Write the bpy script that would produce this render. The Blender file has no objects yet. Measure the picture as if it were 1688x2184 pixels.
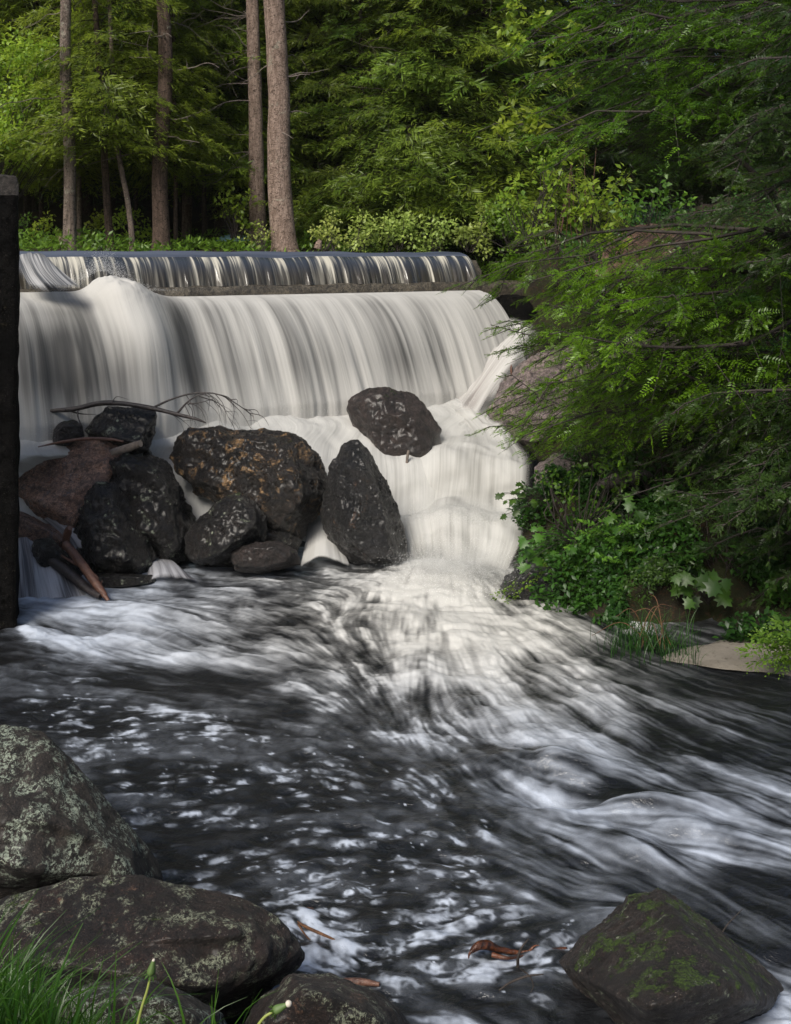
import bpy, bmesh, math
import numpy as np
from math import radians as R

# ------------------------------------------------------------------ camera / light
scene = bpy.context.scene
F, HX, HY, CZ = 2342.0, 844.0, 545.0, 2.8     # focal length, principal point (photo units), eye height over the pool
cam_d = bpy.data.cameras.new('camera')
cam_d.sensor_fit = 'VERTICAL'; cam_d.sensor_height = 36.0
cam_d.lens = 36.0 * F / 2184.0
cam_d.shift_y = -(1092.0 - HY) / 2184.0
cam_d.clip_start = 0.05; cam_d.clip_end = 600
cam = bpy.data.objects.new('camera', cam_d); scene.collection.objects.link(cam)
cam.location = (0, 0, CZ); cam.rotation_euler = (R(90), 0, 0)
scene.camera = cam

SUN = np.array((-0.40, -0.70, 0.76)); SUN /= np.linalg.norm(SUN)
world = bpy.data.worlds.new('World'); scene.world = world; world.use_nodes = True
wn = world.node_tree.nodes; bg = wn['Background']
sky = wn.new('ShaderNodeTexSky'); sky.sky_type = 'NISHITA'; sky.sun_disc = False
sky.sun_elevation = math.asin(SUN[2]); sky.sun_rotation = math.atan2(SUN[0], SUN[1])
sky.air_density = 1.0; sky.dust_density = 3.0
world.node_tree.links.new(sky.outputs[0], bg.inputs[0]); bg.inputs[1].default_value = 0.085
sd = bpy.data.lights.new('sun', 'SUN'); sd.energy = 3.0; sd.angle = R(26); sd.color = (1.0, 0.95, 0.86)
so = bpy.data.objects.new('sun', sd); scene.collection.objects.link(so)
from mathutils import Vector
so.rotation_euler = Vector(SUN).to_track_quat('Z', 'Y').to_euler()
vs = scene.view_settings
vs.view_transform = 'Standard'; vs.look = 'None'; vs.gamma = 1.0; vs.use_curve_mapping = False; vs.exposure = 0.55
scene.cycles.max_bounces = 6; scene.cycles.diffuse_bounces = 3; scene.cycles.glossy_bounces = 3
scene.cycles.transmission_bounces = 4; scene.cycles.volume_bounces = 1; scene.cycles.transparent_max_bounces = 10
scene.cycles.use_denoising = True
scene.cycles.sample_clamp_indirect = 4.0

COL = scene.collection
UP = np.array((0., 0., 1.))

# ------------------------------------------------------------------ helpers
def W(px, py, Y):
    return np.array(((px - HX) / F * Y, Y, CZ + (HY - py) / F * Y))
def wat(px, py, z=0.0):
    return W(px, py, (CZ - z) * F / (py - HY))
def rng(seed): return np.random.default_rng(seed)
def unit(v, axis=-1):
    return v / np.maximum(np.linalg.norm(v, axis=axis, keepdims=True), 1e-9)

def _hash(ix, iy, iz, seed):
    h = (ix.astype(np.int64) * 374761393 + iy.astype(np.int64) * 668265263 + iz.astype(np.int64) * 2147483647 + seed * 974634777) & 0xffffffff
    h = ((h ^ (h >> 13)) * 1274126177) & 0xffffffff
    h = ((h ^ (h >> 16)) * 2246822519) & 0xffffffff
    return ((h ^ (h >> 15)) & 0xffff) / 65535.0
def vnoise(P, seed=0):
    P = np.asarray(P, float); I = np.floor(P); f = P - I; f = f * f * f * (f * (f * 6 - 15) + 10)
    I = I.astype(np.int64); x, y, z = I[..., 0], I[..., 1], I[..., 2]; fx, fy, fz = f[..., 0], f[..., 1], f[..., 2]
    r = 0
    for dx in (0, 1):
        for dy in (0, 1):
            for dz in (0, 1):
                w = (fx if dx else 1 - fx) * (fy if dy else 1 - fy) * (fz if dz else 1 - fz)
                r = r + w * _hash(x + dx, y + dy, z + dz, seed)
    return r * 2 - 1
def fbm(P, seed=0, octv=4, lac=2.03, gain=0.5):
    a, s, P = 1.0, 0, np.asarray(P, float)
    for i in range(octv):
        s = s + a * vnoise(P, seed + i * 17); P = P * lac; a *= gain
    return s
def ss(a, b, x):
    t = np.clip((x - a) / (b - a), 0, 1); return t * t * (3 - 2 * t)

def mesh_np(name, V, faces, mat=None, smooth=True, attrs=None, uv=None):
    """faces: list of int arrays, each (n,k)"""
    if isinstance(faces, np.ndarray): faces = [faces]
    me = bpy.data.meshes.new(name)
    V = np.asarray(V, np.float32)
    me.vertices.add(len(V)); me.vertices.foreach_set('co', V.ravel())
    nl = sum(f.size for f in faces); nf = sum(len(f) for f in faces)
    idx = np.concatenate([f.ravel() for f in faces]).astype(np.int32)
    st = []; o = 0
    for f in faces:
        st.append(o + np.arange(len(f)) * f.shape[1]); o += f.size
    me.loops.add(nl); me.loops.foreach_set('vertex_index', idx)
    me.polygons.add(nf); me.polygons.foreach_set('loop_start', np.concatenate(st).astype(np.int32))
    if smooth: me.polygons.foreach_set('use_smooth', np.ones(nf, bool))
    me.update(calc_edges=True)
    for k, a in (attrs or {}).items():
        at = me.attributes.new(k, 'FLOAT', 'POINT'); at.data.foreach_set('value', np.asarray(a, np.float32))
    if uv is not None:
        l = me.uv_layers.new(name='UVMap'); l.data.foreach_set('uv', np.asarray(uv, np.float32)[idx].ravel())
    if mat: me.materials.append(mat)
    return me
def link(name, me, parent=None, loc=(0, 0, 0)):
    o = bpy.data.objects.new(name, me); COL.objects.link(o); o.location = loc
    if parent is not None: o.parent = parent
    return o
def tag(o, label=None, cat=None, group=None, kind=None):
    if label: o['label'] = label
    if cat: o['category'] = cat
    if group: o['group'] = group
    if kind: o['kind'] = kind
    return o
def empty(name, loc, label, cat, group=None):
    o = bpy.data.objects.new(name, None); COL.objects.link(o); o.location = loc; o.empty_display_size = 0.2
    return tag(o, label, cat, group)
def grid_faces(nr, nc):
    i = np.arange(nr * nc).reshape(nr, nc)
    return np.stack([i[:-1, :-1], i[:-1, 1:], i[1:, 1:], i[1:, :-1]], -1).reshape(-1, 4)
def catmull(P, n):
    """P (m,...) -> n samples"""
    P = np.asarray(P, float); m = len(P)
    if m == 2:
        t = np.linspace(0, 1, n).reshape((-1,) + (1,) * (P.ndim - 1)); return P[0] * (1 - t) + P[1] * t
    Q = np.concatenate([2 * P[:1] - P[1:2], P, 2 * P[-1:] - P[-2:-1]])
    t = np.linspace(0, m - 1 - 1e-9, n); k = t.astype(int); f = (t - k).reshape((-1,) + (1,) * (P.ndim - 1))
    a, b, c, d = Q[k], Q[k + 1], Q[k + 2], Q[k + 3]
    return 0.5 * (2 * b + (c - a) * f + (2 * a - 5 * b + 4 * c - d) * f ** 2 + (3 * b - a - 3 * c + d) * f ** 3)

class Geo:
    def __init__(s): s.V = []; s.F = {}; s.n = 0; s.A = []
    def add(s, V, F, tint=0.0):
        V = np.asarray(V, float).reshape(-1, 3); F = np.asarray(F, np.int64)
        s.V.append(V); s.F.setdefault(F.shape[1], []).append(F + s.n); s.n += len(V)
        s.A.append(np.broadcast_to(np.asarray(tint, float), (len(V),)))
    def mesh(s, name, mat, smooth=True, loc=(0, 0, 0)):
        V = np.concatenate(s.V) - np.asarray(loc)
        return mesh_np(name, V, [np.concatenate(f) for f in s.F.values()], mat, smooth, {'tint': np.concatenate(s.A)})
    def segs(s, p0, p1, r0, r1, tint=0.0):
        """many 3-sided tapered sticks"""
        p0 = np.asarray(p0, float).reshape(-1, 3); p1 = np.asarray(p1, float).reshape(-1, 3); n = len(p0)
        d = unit(p1 - p0); a = unit(np.cross(d, np.where(np.abs(d[:, 2:3]) > .9, np.array([[1., 0, 0]]), UP[None]))); b = np.cross(d, a)
        r0 = np.broadcast_to(np.asarray(r0, float), (n,)); r1 = np.broadcast_to(np.asarray(r1, float), (n,))
        V = np.empty((n, 6, 3))
        for k in range(3):
            c = math.cos(k * 2.0944) * a + math.sin(k * 2.0944) * b
            V[:, k] = p0 + c * r0[:, None]; V[:, 3 + k] = p1 + c * r1[:, None]
        base = np.arange(n)[:, None] * 6
        F = np.concatenate([base + np.array(q) for q in ((0, 1, 4, 3), (1, 2, 5, 4), (2, 0, 3, 5))])
        t = np.broadcast_to(np.asarray(tint, float), (n,))
        s.add(V, F, np.repeat(t, 6))
    def tube(s, pts, radii, sides=10, n=None, bump=0.0, seed=0, tint=0.0, cap=True, stretch=6.0):
        pts = np.asarray(pts, float); radii = np.asarray(radii, float)
        if n:
            C = catmull(np.concatenate([pts, radii[:, None]], 1), n); pts, radii = C[:, :3], np.maximum(C[:, 3], 1e-4)
        m = len(pts); d = unit(np.gradient(pts, axis=0))
        ref = np.array((0.31, 0.95, 0.05)) if abs(unit(pts[-1] - pts[0]) @ UP) > .7 else UP
        a = unit(np.cross(d, ref)); b = np.cross(d, a)
        th = np.arange(sides) / sides * 2 * np.pi
        ring = a[:, None] * np.cos(th)[None, :, None] + b[:, None] * np.sin(th)[None, :, None]
        r = radii[:, None] * np.ones((1, sides))
        if bump:
            L = np.concatenate([[0], np.cumsum(np.linalg.norm(np.diff(pts, axis=0), axis=1))])
            q = np.stack([np.cos(th)[None] * 4 + 0 * L[:, None], np.sin(th)[None] * 4 + 0 * L[:, None], L[:, None] * stretch + 0 * th[None]], -1)
            r = r * (1 + bump * fbm(q, seed, 3))
        V = pts[:, None] + ring * r[..., None]
        i = np.arange(m * sides).reshape(m, sides); j = np.roll(i, -1, 1)
        s.add(V, np.stack([i[:-1], j[:-1], j[1:], i[1:]], -1).reshape(-1, 4), tint)
        if cap:
            for k, pp in ((0, pts[0]), (m - 1, pts[-1])):
                Vc = np.concatenate([V[k], pp[None]]); ii = np.arange(sides)
                s.add(Vc, np.stack([ii, (ii + 1) % sides, np.full(sides, sides)], -1), tint)

# ------------------------------------------------------------------ materials
def newmat(name):
    m = bpy.data.materials.new(name); m.use_nodes = True
    nt = m.node_tree; nt.nodes.clear(); return m, nt
class N:
    """tiny node-graph writer"""
    def __init__(s, nt): s.nt = nt
    def n(s, t, **kw):
        nd = s.nt.nodes.new(t)
        for k, v in kw.items(): setattr(nd, k, v)
        return nd
    def put(s, sock, v):
        if isinstance(v, bpy.types.NodeSocket): s.nt.links.new(v, sock)
        else: sock.default_value = v
    def math(s, op, a, b=0.0, c=None, clamp=False):
        nd = s.n('ShaderNodeMath', operation=op, use_clamp=clamp); s.put(nd.inputs[0], a); s.put(nd.inputs[1], b)
        if c is not None: s.put(nd.inputs[2], c)
        return nd.outputs[0]
    def mapr(s, v, a, b, c=0.0, d=1.0, smooth=True):
        nd = s.n('ShaderNodeMapRange', interpolation_type='SMOOTHSTEP' if smooth else 'LINEAR')
        for i, x in enumerate((v, a, b, c, d)): s.put(nd.inputs[i], x)
        return nd.outputs[0]
    def mix(s, f, a, b, blend='MIX'):
        nd = s.n('ShaderNodeMix', data_type='RGBA', blend_type=blend)
        s.put(nd.inputs[0], f)
        for sock, x in ((nd.inputs[6], a), (nd.inputs[7], b)):
            if not isinstance(x, bpy.types.NodeSocket) and len(x) == 3: x = (*x, 1)
            s.put(sock, x)
        return nd.outputs[2]
    def noise(s, vec, scale, detail=4.0, rough=0.55, dist=0.0):
        nd = s.n('ShaderNodeTexNoise'); s.put(nd.inputs['Vector'], vec)
        nd.inputs['Scale'].default_value = scale; nd.inputs['Detail'].default_value = detail
        nd.inputs['Roughness'].default_value = rough; nd.inputs['Distortion'].default_value = dist
        return nd.outputs[0]
    def vor(s, vec, scale, feature='F1', out=0):
        nd = s.n('ShaderNodeTexVoronoi', feature=feature); s.put(nd.inputs['Vector'], vec); nd.inputs['Scale'].default_value = scale
        return nd.outputs[out]
    def mapping(s, vec, scale=(1, 1, 1), loc=(0, 0, 0), rot=(0, 0, 0)):
        nd = s.n('ShaderNodeMapping'); s.put(nd.inputs[0], vec)
        nd.inputs['Scale'].default_value = scale; nd.inputs['Location'].default_value = loc; nd.inputs['Rotation'].default_value = rot
        return nd.outputs[0]
    def attr(s, name): return s.n('ShaderNodeAttribute', attribute_name=name).outputs['Fac']
    def bump(s, h, strength, dist, normal=None):
        nd = s.n('ShaderNodeBump'); nd.inputs['Strength'].default_value = strength; nd.inputs['Distance'].default_value = dist
        s.put(nd.inputs['Height'], h)
        if normal is not None: s.put(nd.inputs['Normal'], normal)
        return nd.outputs[0]
    def bsdf(s, color, rough=0.6, normal=None, spec=0.5, **kw):
        nd = s.n('ShaderNodeBsdfPrincipled'); c = color
        if not isinstance(c, bpy.types.NodeSocket) and len(c) == 3: c = (*c, 1)
        s.put(nd.inputs['Base Color'], c); s.put(nd.inputs['Roughness'], rough)
        s.put(nd.inputs['Specular IOR Level'], spec)
        if normal is not None: s.put(nd.inputs['Normal'], normal)
        for k, v in kw.items(): s.put(nd.inputs[k.replace('_', ' ')], v)
        return nd.outputs[0]
    def shmix(s, f, a, b):
        nd = s.n('ShaderNodeMixShader'); s.put(nd.inputs[0], f); s.put(nd.inputs[1], a); s.put(nd.inputs[2], b); return nd.outputs[0]
    def out(s, sh):
        o = s.n('ShaderNodeOutputMaterial'); s.nt.links.new(sh, o.inputs[0])

def rock_mat(name, c1, c2, c3=None, c3amt=0.0, lichen=0.0, moss=0.0, speck=0.0, rough=(0.35, 0.75), scale=1.0, lich_col=(0.30, 0.33, 0.24), strata=0.0, bump=1.0, mosscol=(0.035, 0.055, 0.008), spec=0.5, coat=0.0):
    m, nt = newmat(name); g = N(nt)
    tc = g.n('ShaderNodeTexCoord').outputs['Object']
    inf = g.n('ShaderNodeObjectInfo').outputs['Random']
    off = g.n('ShaderNodeVectorMath', operation='ADD'); g.put(off.inputs[0], tc)
    cmb = g.n('ShaderNodeCombineXYZ'); g.put(cmb.inputs[0], g.math('MULTIPLY', inf, 37.0)); g.put(cmb.inputs[1], g.math('MULTIPLY', inf, 11.0))
    g.put(off.inputs[1], cmb.outputs[0]); v = off.outputs[0]
    n1 = g.noise(v, 2.2 * scale, 8, 0.65, 0.3); n2 = g.noise(v, 9 * scale, 8, 0.7); n3 = g.noise(v, 45 * scale, 6, 0.75)
    col = g.mix(g.mapr(n1, 0.35, 0.65), c1, c2)
    col = g.mix(g.mapr(n2, 0.45, 0.66), col, tuple(x * 0.4 for x in c1)); col = g.mix(g.math('MULTIPLY', g.mapr(n3, .54, .68), .55), col, tuple(min(1, x * 1.9) for x in c2))
    if c3: col = g.mix(g.math('MULTIPLY', g.mapr(g.noise(v, 6.5 * scale, 7, 0.74, 0.8), 0.62 - 0.2 * c3amt, 0.68 - 0.12 * c3amt), g.mapr(n3, .3, .55)), col, c3)
    if strata:
        st = g.noise(g.mapping(v, (3, 3, 30), rot=(0.5, 0.25, 0)), 1.0, 6, 0.7, 0.4)
        col = g.mix(g.math('MULTIPLY', g.mapr(st, 0.5, 0.7), strata), col, tuple(x * 0.3 for x in c1))
    if speck:
        sp = g.vor(v, 30 * scale); col = g.mix(g.math('MULTIPLY', g.mapr(sp, 0.16, 0.08), speck), col, tuple(min(1, x * 3.2) for x in c2))
    n4 = g.noise(v, 120 * scale, 4, 0.8); n5 = g.noise(v, 24 * scale, 6, 0.8, 0.6)
    col = g.mix(1.0, col, g.mapr(n5, 0.34, 0.66, 0.45, 1.5), 'MULTIPLY')
    col = g.mix(1.0, col, g.mapr(n4, 0.36, 0.64, 0.55, 1.5), 'MULTIPLY')
    if speck:
        pk = g.math('MULTIPLY', g.mapr(g.noise(v, 75 * scale, 2, .5), 0.66, 0.70), g.mapr(n1, .40, .55)); col = g.mix(g.math('MULTIPLY', pk, min(1, speck)), col, (0.26, 0.22, 0.19))
    rg = g.mapr(n2, 0.3, 0.7, rough[0], rough[1])
    if lichen:
        a = g.noise(v, 5.0 * scale, 6, 0.65, 0.4); b = g.noise(v, 34 * scale, 6, 0.8, 0.8)
        lm = g.math('MULTIPLY', g.mapr(a, 0.60 - 0.16 * lichen, 0.68 - 0.14 * lichen), g.mapr(b, 0.50, 0.535))
        spots = g.mapr(g.vor(v, 11 * scale), 0.20, 0.12)
        lm = g.math('MAXIMUM', lm, g.math('MULTIPLY', spots, g.mapr(a, 0.5, 0.56)))
        lm = g.math('MULTIPLY', lm, 0.92)
        lc = g.mix(g.mapr(n4, .35, .65), tuple(x * 0.55 for x in lich_col), tuple(min(1, x * 1.7) for x in lich_col))
        col = g.mix(lm, col, lc); rg = g.math('MAXIMUM', rg, g.math('MULTIPLY', lm, 0.9))
    nz = g.n('ShaderNodeSeparateXYZ'); g.put(nz.inputs[0], g.n('ShaderNodeNewGeometry').outputs['Normal'])
    mm = None
    if moss:
        mn = g.noise(v, 5 * scale, 6, 0.65)
        mm = g.mapr(g.math('ADD', g.math('MULTIPLY', nz.outputs[2], 0.18), mn), 0.80 - 0.22 * moss, 0.85 - 0.22 * moss)
        mc = g.mix(g.mapr(g.noise(v, 110, 4, .7), .34, .68), tuple(x * .45 for x in mosscol), tuple(x * 2.6 for x in mosscol))
        mm = g.math('MULTIPLY', mm, g.mapr(g.noise(v, 48, 4, .75), .36, .50))
        col = g.mix(mm, col, mc); rg = g.math('MAXIMUM', rg, mm)
    cr = g.vor(g.mapping(v, (1, 1, 1.6)), 3.0 * scale, 'DISTANCE_TO_EDGE')
    h = g.math('ADD', g.math('MULTIPLY', n2, 1.0), g.math('MULTIPLY', n3, 0.55))
    h = g.math('ADD', h, g.math('MULTIPLY', g.mapr(cr, 0.0, 0.03), 0.12))
    h = g.math('ADD', h, g.math('MULTIPLY', n5, 0.5)); h = g.math('ADD', h, g.math('MULTIPLY', n4, 0.22))
    if mm is not None: h = g.math('ADD', h, g.math('MULTIPLY', mm, g.math('ADD', 0.4, g.math('MULTIPLY', g.noise(v, 110, 4, .7), 1.6))))
    g.out(g.bsdf(col, rg, g.bump(h, 0.9 * bump, 0.07 / scale), spec, Coat_Weight=coat, Coat_Roughness=0.28))
    return m

def leaf_mat(name, dark, bright, trans=0.35, rough=0.42, spec=0.4, vary=0.35):
    m, nt = newmat(name); g = N(nt)
    t = g.attr('tint'); r = g.n('ShaderNodeObjectInfo').outputs['Random']
    pos = g.n('ShaderNodeNewGeometry').outputs['Position']
    nz = g.noise(pos, 1.3, 3, 0.6)
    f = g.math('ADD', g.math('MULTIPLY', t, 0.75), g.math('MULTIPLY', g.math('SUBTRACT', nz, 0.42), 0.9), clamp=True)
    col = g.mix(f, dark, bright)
    hs = g.n('ShaderNodeHueSaturation'); g.put(hs.inputs['Color'], col)
    g.put(hs.inputs['Hue'], g.math('ADD', 0.485, g.math('MULTIPLY', r, 0.03)))
    g.put(hs.inputs['Value'], g.math('ADD', 1 - vary / 2, g.math('MULTIPLY', r, vary)))
    c = hs.outputs[0]
    b = g.bsdf(c, rough, None, spec)
    tr = g.n('ShaderNodeBsdfTranslucent'); g.put(tr.inputs[0], g.mix(0.5, c, tuple(min(1, x * 1.5) for x in bright)))
    g.out(g.shmix(trans, b, tr.outputs[0])); return m

def bark_mat(name, c1, c2, lich=(0.42, 0.42, 0.33), lichamt=0.5, vs=5.0):
    m, nt = newmat(name); g = N(nt)
    v = g.n('ShaderNodeTexCoord').outputs['Object']
    st = g.noise(g.mapping(v, (14, 14, 14 / vs)), 1.6, 8, 0.7, 0.6)
    pl = g.noise(g.mapping(v, (16, 16, 20)), 1.5, 6, 0.7, 1.0)
    f = g.noise(v, 70, 4, 0.7)
    col = g.mix(g.mapr(st, 0.35, 0.65), c1, c2)
    col = g.mix(g.mapr(pl, 0.5, 0.62), col, tuple(x * 0.5 for x in c1))
    l = g.math('MULTIPLY', g.mapr(g.noise(v, 2.6, 6, 0.7, 0.5), 0.62 - 0.1 * lichamt, 0.68 - 0.08 * lichamt), g.mapr(f, 0.38, 0.6))
    col = g.mix(g.math('MULTIPLY', l, 0.8), col, lich)
    h = g.math('ADD', st, g.math('ADD', g.math('MULTIPLY', pl, 0.9), g.math('MULTIPLY', f, 0.3)))
    g.out(g.bsdf(col, 0.9, g.bump(h, 1.0, 0.05), 0.2)); return m

def wood_mat(name, c1, c2, rough=0.6):
    m, nt = newmat(name); g = N(nt)
    v = g.n('ShaderNodeTexCoord').outputs['Object']
    st = g.noise(v, 14, 6, 0.7, 1.0)
    f = g.noise(v, 90, 3)
    g.out(g.bsdf(g.mix(g.mapr(st, .35, .65), c1, c2), rough, g.bump(g.math('ADD', st, f), 0.6, 0.01), 0.5)); return m

def stream_mat(name, dark, white, freq=14.0, vf=0.55, lo=0.38, hi=0.62, bias=0.0, alpha=True, rough=0.5, fine=0.35, alow=0.0, tlu=0.25):
    """silky falling water: strands run along V of the uv map, attribute 'foam' adds froth, 'edge' thins the sheet out"""
    m, nt = newmat(name); g = N(nt)
    uv = g.n('ShaderNodeTexCoord').outputs['UV']
    a = g.noise(g.mapping(uv, (freq * 0.28, vf * 0.5, 1)), 1.0, 3, 0.5, 0.2)
    b = g.noise(g.mapping(uv, (freq, vf, 1), (3.1, 7.7, 0)), 1.0, 3, 0.55, 0.15)
    c = g.noise(g.mapping(uv, (freq * 4.5, vf * 1.6, 1), (9.1, 1.7, 0)), 1.0, 2, 0.6, 0.1)
    st = g.math('ADD', g.math('MULTIPLY', a, 0.55), g.math('MULTIPLY', b, 0.45))
    st = g.math('ADD', st, g.math('MULTIPLY', g.math('SUBTRACT', c, 0.5), fine))
    fo = g.attr('foam')
    st = g.math('ADD', st, g.math('ADD', g.math('MULTIPLY', g.math('SUBTRACT', fo, 0.5), 0.45), bias))
    f = g.mapr(st, lo, hi)
    col = g.mix(f, dark, white)
    nb = g.bump(g.math('ADD', b, g.math('MULTIPLY', c, 0.4)), 0.35, 0.03)
    sh = g.bsdf(col, g.mapr(f, 0, 1, 0.5, 0.85), nb, 0.2)
    tl = g.n('ShaderNodeBsdfTranslucent'); g.put(tl.inputs[0], (*white, 1))
    sh = g.shmix(g.math('MULTIPLY', f, tlu), sh, tl.outputs[0])
    if alpha:
        tp = g.n('ShaderNodeBsdfTransparent').outputs[0]
        e = g.attr('edge')
        al = g.math('MULTIPLY', g.mapr(e, 0.0, 0.75), g.mapr(g.math('ADD', g.math('MULTIPLY', e, 1.3), f), 0.25, 1.2, alow, 1.0), clamp=True)
        sh = g.shmix(al, tp, sh)
    g.out(sh); return m

M = {}
M['rock_dark'] = rock_mat('wet dark rock', (0.0062, 0.0053, 0.0048), (0.0186, 0.0149, 0.0130), None, 0, 0.05, 0.04, 0.5, (0.16, 0.45), 1.2, strata=0.4, coat=0.28)
M['rock_spot'] = rock_mat('dark rock with rusty spots', (0.0073, 0.0056, 0.0046), (0.0198, 0.0145, 0.0112), (0.28, 0.17, 0.08), 0.38, 0.0, 0.06, 0.35, (0.18, 0.5), 1.3, coat=0.28)
M['rock_red'] = rock_mat('reddish wet slab', (0.17, 0.105, 0.082), (0.40, 0.235, 0.165), (0.13, 0.115, 0.125), 0.4, 0.0, 0.0, 0.2, (0.2, 0.5), 1.2, strata=0.5, coat=0.28)
M['rock_grey'] = rock_mat('dark slate boulder', (0.0112, 0.0109, 0.0109), (0.0277, 0.0257, 0.0251), (0.12, 0.07, 0.045), 0.1, 0.0, 0.03, 0.25, (0.18, 0.45), 1.0, strata=0.7, coat=0.28)
M['rock_brown'] = rock_mat('mossy brown boulder', (0.0192, 0.0136, 0.0120), (0.0512, 0.0368, 0.0320), None, 0, 0.0, 0.34, 0.2, (0.35, 0.7), 1.0, strata=0.4, mosscol=(0.03, 0.042, 0.010), coat=0.28)
M['rock_lichen'] = rock_mat('lichen covered boulder', (0.0137, 0.0101, 0.0079), (0.0396, 0.0295, 0.0230), None, 0, 0.86, 0.0, 0.5, (0.6, 0.95), 1.6, lich_col=(0.32, 0.37, 0.29), coat=0.1)
M['rock_near'] = rock_mat('dark maroon boulder', (0.0079, 0.0047, 0.0036), (0.0310, 0.0173, 0.0130), (0.12, 0.065, 0.04), 0.1, 0.60, 0.03, 0.8, (0.45, 0.85), 2.0, lich_col=(0.25, 0.27, 0.19), coat=0.12)
M['rock_moss'] = rock_mat('mossy pyramid boulder', (0.0094, 0.0058, 0.0043), (0.0288, 0.0187, 0.0151), None, 0, 0.30, 0.62, 0.9, (0.4, 0.85), 2.0, mosscol=(0.028, 0.052, 0.003), lich_col=(0.25, 0.28, 0.19), coat=0.12)
M['bedrock'] = rock_mat('pinkish gneiss bedrock', (0.13, 0.105, 0.10), (0.26, 0.205, 0.19), (0.30, 0.24, 0.25), 0.3, 0.0, 0.16, 0.2, (0.3, 0.65), 1.1, strata=0.55)
M['outcrop'] = rock_mat('red brown outcrop', (0.10, 0.055, 0.038), (0.22, 0.125, 0.09), (0.28, 0.20, 0.18), 0.3, 0.0, 0.10, 0.1, (0.5, 0.9), 1.0, strata=0.5)
M['concrete_dark'] = rock_mat('blackened concrete', (0.0025, 0.0025, 0.0025), (0.0060, 0.0057, 0.0055), (0.035, 0.03, 0.02), 0.05, 0.0, 0.16, 0.15, (0.8, 0.98), 1.4, bump=.5, mosscol=(.012, .013, .004), spec=.04)
M['concrete_wet'] = rock_mat('wet stained concrete', (0.045, 0.037, 0.027), (0.115, 0.098, 0.072), None, 0, 0, 0.0, 0.3, (0.2, 0.5), 1.5, bump=.5)
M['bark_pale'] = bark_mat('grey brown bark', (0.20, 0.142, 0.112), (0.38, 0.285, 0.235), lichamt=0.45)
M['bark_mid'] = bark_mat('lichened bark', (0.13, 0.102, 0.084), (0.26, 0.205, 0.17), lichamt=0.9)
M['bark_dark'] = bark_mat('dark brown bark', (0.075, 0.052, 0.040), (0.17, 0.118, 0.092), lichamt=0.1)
M['bark_black'] = bark_mat('bark with shade in the colour', (0.028, 0.021, 0.017), (0.07, 0.053, 0.043), lichamt=0.1)  # dark bark copy, forest shade put into its colour
M['twig'] = wood_mat('grey twigs', (0.10, 0.082, 0.068), (0.20, 0.165, 0.14), 0.85)
M['twig_dark'] = wood_mat('dark twigs', (0.016, 0.012, 0.010), (0.040, 0.030, 0.025), 0.8)
M['wet_wood'] = wood_mat('wet dead wood', (0.018, 0.014, 0.014), (0.050, 0.040, 0.038), 0.4)
M['red_wood'] = wood_mat('peeled red brown wood', (0.075, 0.036, 0.026), (0.17, 0.085, 0.058), 0.4)
M['rust_wood'] = wood_mat('rust red soaked driftwood', (0.014, 0.007, 0.005), (0.13, 0.040, 0.014), 0.35)
M['straw'] = wood_mat('dry straw stems', (0.06, 0.024, 0.010), (0.15, 0.07, 0.03), 0.7)
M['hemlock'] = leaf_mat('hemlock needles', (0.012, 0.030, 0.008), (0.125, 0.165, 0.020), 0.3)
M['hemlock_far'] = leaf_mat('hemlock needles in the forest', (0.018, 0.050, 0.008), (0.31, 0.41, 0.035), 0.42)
M['hemlock_mid'] = leaf_mat('hemlock needles with half shade in the colour', (0.015, 0.042, 0.008), (0.24, 0.33, 0.035), 0.40)  # darker copy of the forest needles, shade put into the colour
M['hemlock_upper'] = leaf_mat('near needles darkened for shade', (0.006, 0.024, 0.003), (0.125, 0.245, 0.008), 0.33, 0.36)  # near needles darkened in colour to paint shade into the upper right
M['hemlock_shade_tone'] = leaf_mat('hemlock needles with shade in the colour', (0.006, 0.020, 0.005), (0.050, 0.090, 0.010), 0.30)  # darkest needle copy: deep-forest and right-edge shade painted into the colour
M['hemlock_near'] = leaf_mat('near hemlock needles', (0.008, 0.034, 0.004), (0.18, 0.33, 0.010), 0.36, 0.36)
M['leaf_bright'] = leaf_mat('bright broad leaves', (0.08, 0.16, 0.012), (0.38, 0.48, 0.05), 0.48)
M['leaf_mid'] = leaf_mat('green broad leaves', (0.028, 0.080, 0.010), (0.17, 0.30, 0.03), 0.38)
M['leaf_fern'] = leaf_mat('ferny undergrowth', (0.10, 0.17, 0.025), (0.40, 0.48, 0.12), 0.42)
M['leaf_deep'] = leaf_mat('slope plants', (0.008, 0.026, 0.005), (0.055, 0.13, 0.014), 0.3)
M['leaf_maple'] = leaf_mat('dark maple leaves', (0.014, 0.050, 0.006), (0.075, 0.17, 0.02), 0.34)
M['grass'] = leaf_mat('grass blades', (0.012, 0.045, 0.006), (0.09, 0.19, 0.020), 0.35, 0.35)

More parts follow.
